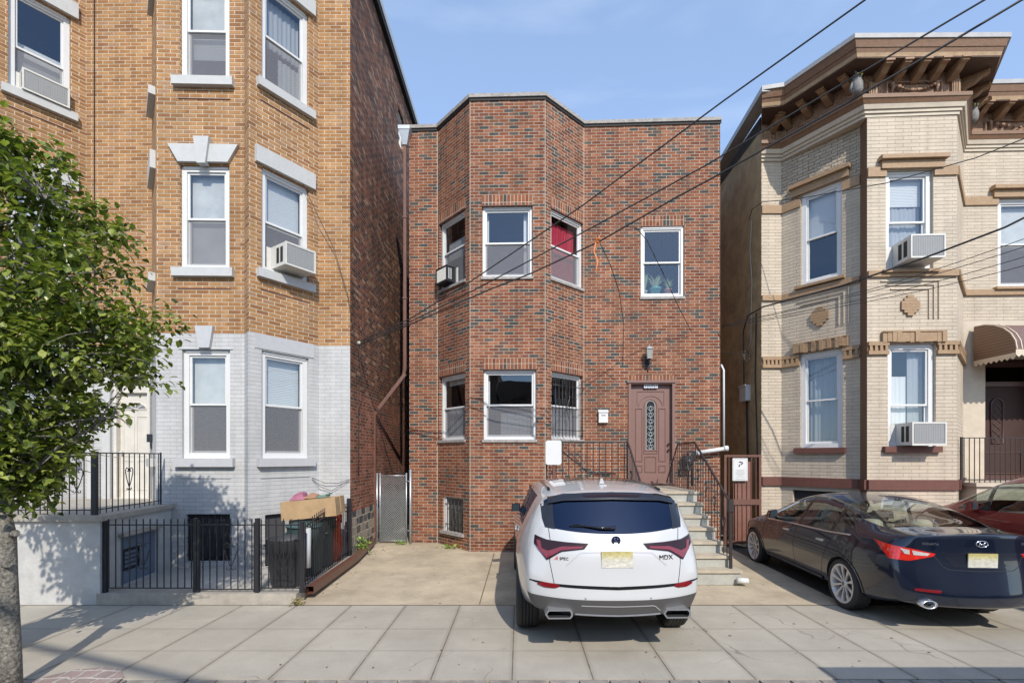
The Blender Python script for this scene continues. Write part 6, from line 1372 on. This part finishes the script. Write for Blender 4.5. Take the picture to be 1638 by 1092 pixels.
def leaf(p, d, up, s, col):
    d = d.normalized(); e = d.cross(up); e = e.normalized() if e.length > 1e-3 else Vector((1, 0, 0)); nn = e.cross(d)
    b = len(V); w_ = s * .36
    V.extend([p, p + d * s * .35 + e * w_ + nn * s * .10, p + d * s * .35 - e * w_ + nn * s * .10, p + d * s * .72 + e * w_ * .75 + nn * s * .06, p + d * s * .72 - e * w_ * .75 + nn * s * .06, p + d * s * 1.05 - nn * s * .08, p + d * s * .5])
    for f in ((0, 1, 6), (0, 6, 2), (1, 3, 6), (6, 4, 2), (3, 5, 6), (6, 5, 4)): Fs.append(tuple(b + i for i in f)); Cols.append(col)
twig = MB()
for c in clumps:
    R_ = rng.uniform(.13, .26); n = int(58 * (R_ / .19) ** 1.5); tone = rng.uniform(-.12, .12)
    near = min(ends, key=lambda e: (e[1] - c).length)[1]; twig.tube([near, near.lerp(c, .5) + Vector((0, 0, .03)), c], [.007, .005, .003], 3, cap=False)
    for k in range(n):
        dv = Vector((rng.gauss(0, 1), rng.gauss(0, 1), rng.gauss(0, .8))).normalized(); p = c + dv * R_ * rng.uniform(.25, 1.1)
        if (p.x > -3.25): continue
        d = (dv * .6 + Vector((rng.uniform(-1, 1), rng.uniform(-1, 1), rng.uniform(-1.0, .35)))); leaf(p, d, Vector((rng.uniform(-.5, .5), rng.uniform(-.5, .5), 1)), rng.uniform(.048, .085), min(1, max(0, .45 + tone + rng.gauss(0, .24))))
# a few long sprays on the right, reaching over the stoop
for z, x1, zz in ((3.05, -3.06, 2.92), (2.72, -3.08, 2.62), (3.35, -3.2, 3.32), (3.9, -3.45, 3.95), (4.4, -4.15, 4.7), (2.45, -3.6, 2.35), (4.1, -3.75, 4.25), (3.15, -3.15, 3.2), (2.9, -3.12, 2.8), (4.5, -4.35, 4.85)):
    a = Vector((-3.95, 4.35, z)); b = Vector((x1, 4.35 + rng.uniform(-.15, .15), zz)); twig.tube([a, a.lerp(b, .5) + Vector((0, 0, .05)), b], [.007, .005, .002], 3, cap=False)
    for k in range(46):
        s = rng.uniform(.1, 1); p = a.lerp(b, s) + Vector((0, 0, .05 * math.sin(s * 3.1))) + Vector((rng.gauss(0, .05), rng.gauss(0, .05), rng.gauss(0, .05))); leaf(p, Vector((rng.uniform(-.3, 1), rng.uniform(-1, 1), rng.uniform(-1, .3))), Vector((0, 0, 1)), rng.uniform(.045, .07), min(1, max(0, .5 + rng.gauss(0, .2))))
twig.build('twigs', m_bark, tr)
me = bpy.data.meshes.new('crown'); o_ = Vector((-4.30, 4.22, 0)); me.from_pydata([tuple(p - o_) for p in V], [], Fs)
at_ = me.attributes.new('tone', 'FLOAT', 'FACE'); at_.data.foreach_set('value', Cols)
m_leaf = bpy.data.materials.new('pear_tree_leaf'); m_leaf.use_nodes = True; n = m_leaf.node_tree; B = n.nodes['Principled BSDF']; B.inputs['Roughness'].default_value = .38; B.inputs['Specular IOR Level'].default_value = .5
an = n.nodes.new('ShaderNodeAttribute'); an.attribute_name = 'tone'
lc = ramp(n, an.outputs['Fac'], [(0, (.035, .06, .012)), (.3, (.10, .14, .024)), (.6, (.21, .26, .048)), (1, (.42, .45, .12))]); n.links.new(lc, B.inputs['Base Color'])
tl_ = n.nodes.new('ShaderNodeBsdfTranslucent'); n.links.new(mixc(n, 1.0, lc, (1.5, 1.6, .7), 'MULTIPLY'), tl_.inputs[0]); ms = n.nodes.new('ShaderNodeMixShader'); ms.inputs[0].default_value = .34
n.links.new(B.outputs[0], ms.inputs[1]); n.links.new(tl_.outputs[0], ms.inputs[2]); n.links.new(ms.outputs[0], n.nodes['Material Output'].inputs[0])
me.materials.append(m_leaf); co = bpy.data.objects.new('crown', me); sc.collection.objects.link(co); co.parent = tr

weed((-1.5, 10.45, .05), .28, .07, 60, 'weed', 'small weeds at the foot of the left facet of the red brick bay', 'weed', m_weed)
weed((-2.62, 10.9, .06), .12, .09, 40, 'weed', 'tiny weeds at the foot of the chain link gate post', 'weed', m_weed)
weed((-3.0, 6.66, .01), .10, .06, 36, 'weed', 'dry weeds at the outer corner of the yard curb', 'weed', mat('dry_weed', (.30, .24, .09), .8))
# ------------------------------------------------------------------ overhead cables
def cable(pts, r, label, mt=m_wire, name='cable', group='overhead cables', sag=0, sub=10):
    P_ = [Vector(p) for p in pts]; out = []
    for a, b in zip(P_, P_[1:]):
        for k in range(sub): s = k / sub; out.append(a.lerp(b, s) - Vector((0, 0, sag * 4 * s * (1 - s))))
    out.append(P_[-1]); m = MB(); m.tube(out, r, 5); return tag(m.build(name, mt), label, 'cable', group)
ins = P(571, 547, 9.62); ins.x = -3.14
def thru(pl, Ys): return [P(a, b, y) for (a, b), y in zip(pl, Ys)]
cable([ins] + thru([(655, 510), (750, 452), (930, 330), (1158, 161), (1384, 0), (1560, -140)], (8.9, 8.2, 7.1, 5.9, 5.0, 4.4)), .010, 'highest black cable, crossing from the left wall to the top centre right')
cable([ins + Vector((0, 0, -.03))] + thru([(655, 515), (760, 463), (930, 373), (1130, 264), (1363, 125), (1575, 0), (1700, -80)], (8.9, 8.3, 7.3, 6.3, 5.4, 4.8, 4.5)), .010, 'middle black cable of the three running up to the right over the red house')
cable([ins + Vector((0, 0, -.06))] + thru([(660, 517), (783, 463), (850, 437), (957, 387), (1083, 315), (1130, 290), (1363, 160), (1537, 58), (1638, -2), (1760, -80)], (8.9, 8.1, 7.7, 7.2, 6.6, 6.4, 5.5, 5.0, 4.8, 4.5)), .012, 'lowest black cable of the three over the red house, carrying the orange tape')
it = empty('cable_insulator', tuple(ins), 'small pale insulator where the cables meet the dark side wall', 'insulator')
m = MB(); m.lathe([(0, -.05), (.03, -.05), (.045, 0), (.03, .05), (0, .05)], ins + Vector((.03, 0, -.02)), 'X', 12); m.build('body', m_wirew, it)
cable([ins + Vector((.0, 0, -.05)), P(578, 600, 9.6), P(573, 640, 9.6), P(573, 760, 9.6)], .008, 'thin black cable hanging down the side wall below the insulator', group='hanging cables', sub=5)
ot = P(957, 385, 7.2); m = MB()
for k in range(7): a = k * .9; m.tube([ot + Vector((.028 * math.cos(a), -.015, .032 * math.sin(a))), ot + Vector((.036 * math.cos(a + 1.4), .015, .034 * math.sin(a + 1.4)))], .012, 4)
m.tube([ot + Vector((0, 0, .03)), ot + Vector((.02, 0, .07))], .009, 4); m.tube([P(953, 388, 7.2), P(950, 402, 7.2), P(956, 418, 7.2), P(953, 436, 7.2)], [.013, .009, .013, .005], 4, smooth=False)
tag(m.build('orange_tape', mat('orange_warning_tape', (.62, .17, .02), .5)), 'bright orange tape knotted on the lowest cable with a dangling end', 'tape')
cable(thru([(960, 390), (975, 420), (990, 465), (998, 520), (996, 585)], (7.2, 8.2, 9.2, 10, 10.6)), .007, 'slack thin wire dropping from the orange tape to the brick wall', group='hanging cables')
cable(thru([(1003, 362), (1018, 365), (1035, 385), (1062, 440), (1085, 490), (1106, 530)], (7.0, 7.6, 8.4, 9.4, 10.2, 10.75)), .007, 'slack thin wire curving down across the upper right window', group='hanging cables')
Yr = 10.2
cable(thru([(1700, 318), (1607, 364), (1483, 411), (1347, 457), (1220, 491), (1196, 505), (1189, 530), (1190, 616)], (6.6, 7.0, 7.8, 8.8, 10.6, 11.2, 11.5, 11.55)), .016, 'thick black service cable sloping left past the lower bay of the cream house')
for k, (ya, yb) in enumerate(((382, 500), (395, 503), (411, 512), (425, 517))):
    cable(thru([(1700, ya - 22), (1638, ya), (1410, yb - 42 + k), (1155, 520 + k)], (6.5, 6.8, 8.2, 10.7)), .0055, ('first', 'second', 'third', 'fourth')[k] + ' from the top of four thin wires crossing low before the cream house', sub=12, sag=.02)
cable(thru([(1720, 200), (1638, 222), (1560, 253), (1417, 293), (1277, 318), (1220, 323), (1203, 335), (1198, 352)], (6.6, 7.0, 7.5, 8.6, 9.9, 10.8, 11, 11.3)), .008, 'black wire swinging across the upper windows of the cream house')
cable([(5.32, Y, Z(py, Y)) for py, Y in ((352, 11.3), (400, 11.4), (450, 11.3), (545, 11.35), (562, 11.5))], .011, 'pale wire running down the brown side wall of the cream house', mt=m_wirew, group='hanging cables', sub=6)
cable([(5.32, Y, Z(py, Y)) for py, Y in ((500, 11.1), (600, 11.15), (720, 11.05), (770, 11.0))], .014, 'thick dark cable running down beside the corner of the cream house', group='hanging cables', sub=6)
cable(thru([(1155, 562), (1180, 566), (1196, 560)], (10.9, 11.2, 11.4)), .008, 'short dark cable looping across the right alley', group='hanging cables')
m = MB(); c = P(1193, 570, 11.3)
for k in range(10): a = k * 1.9; m.tube([c + Vector((.1 * math.cos(a), -.03, .12 * math.sin(a))), c + Vector((.1 * math.cos(a + 1.2) * .6, -.06, .13 * math.sin(a + 1.2))), c + Vector((.07 * math.cos(a + 2), -.03, .1 * math.sin(a + 2)))], .007, 4)
tag(m.build('cable_tangle', m_wire), 'tangled bunch of black cable ends on the side wall above the utility box', 'cable')
cable(thru([(495, 762), (520, 772), (540, 773), (559, 766)], (9.2, 9.25, 9.28, 9.28)), .005, 'upper thin cable drooping across the grey wall by the side fence', group='hanging cables')
cable(thru([(495, 763), (512, 778), (530, 785), (559, 767)], (9.2, 9.25, 9.28, 9.28)), .005, 'lower thin cable drooping across the grey wall by the side fence', group='hanging cables')
cable([LF[6].pt(LF[6].L - .35, 7.0, .02), P(535, 400, 9.25), P(556, 470, 9.25), ins + Vector((.0, -.2, 0))], .006, 'thin cable slanting down the orange brick corner', group='hanging cables')
# street cables behind the camera that throw the long shadows on the pavement
cable([(-9.5, -1.75, 8.0), (3.4, -6.9, 8.3), (12, -9, 8.6)], .055, 'thick bundled street cable high behind the camera', sag=0)
# a van kept outside the frame whose shadow lies on the pavement
vn = empty('parked_van', (6.2, 1.6, 0), 'pale van standing in the road outside the frame, its shadow on the right pavement', 'van')
m = MB(); m.hexa([(3.3, .7, .3), (8.6, .7, .3), (8.6, 2.5, .3), (3.3, 2.5, .3), (3.45, .8, 1.9), (8.5, .8, 1.9), (8.5, 2.42, 1.9), (3.45, 2.42, 1.9)]); m.build('body', m_wpaint, vn)
for x_ in (4.7, 7.7):
    for y_ in (.8, 2.4): m = MB(); m.lathe([(0, -.1), (.36, -.1), (.36, .1), (0, .1)], (x_, y_, .26), 'Y', 20); m.build('wheel', m_tyre, vn)
# things just outside the left edge whose shadows fall on the pavement
bin_('trash_can', (-5.34, 4.86, 0), .25, .86, m_bin, 'black trash can standing behind the tree trunk at the left edge')
pl2 = empty('sign_pole', (-5.42, 4.5, 0), 'thin street sign pole just outside the left edge, its shadow on the pavement', 'sign pole')
m = MB(); m.tube([(-5.42, 4.5, 0), (-5.42, 4.5, 2.6)], .03, 8); m.build('pole', m_alu, pl2)
m = MB(); m.box(-5.57, -5.27, 4.46, 4.468, 2.1, 2.55); m.build('sign_plate', m_alu, pl2)
# scattered leaves and litter
m_litter = mat('dry_leaf', (.12, .075, .04), .9)
for (x0, x1, y0, y1, nn, lab) in ((-3.0, -2.75, 7.2, 10.8, 46, 'dry brown leaves gathered beside the ground pipe'), (-2.4, .2, 10.2, 10.9, 26, 'dry brown leaves at the foot of the red brick bay'), (-2.4, 4.2, 4.6, 9.5, 90, 'small dark crumbs scattered over the pavement and driveway'), (4.5, 5.0, 6.5, 9.5, 26, 'dry leaves along the edge of the dark side driveway')):
    m = MB()
    for k in range(nn):
        x = random.uniform(x0, x1); y = random.uniform(y0, y1); s = random.uniform(.008, .024); a = random.uniform(0, 6.28); z = (0 if y < 6.674 or x > 4.3 else yz(y)) + .006
        m.face([(x + s * math.cos(a), y + s * math.sin(a), z), (x - s * .5 * math.sin(a), y + s * .5 * math.cos(a), z + .006), (x - s * math.cos(a), y - s * math.sin(a), z), (x + s * .5 * math.sin(a), y - s * .5 * math.cos(a), z + .004)])
    o = m.build('leaf_litter', m_litter, recalc=False); tag(o, lab, 'leaves', None, 'stuff')
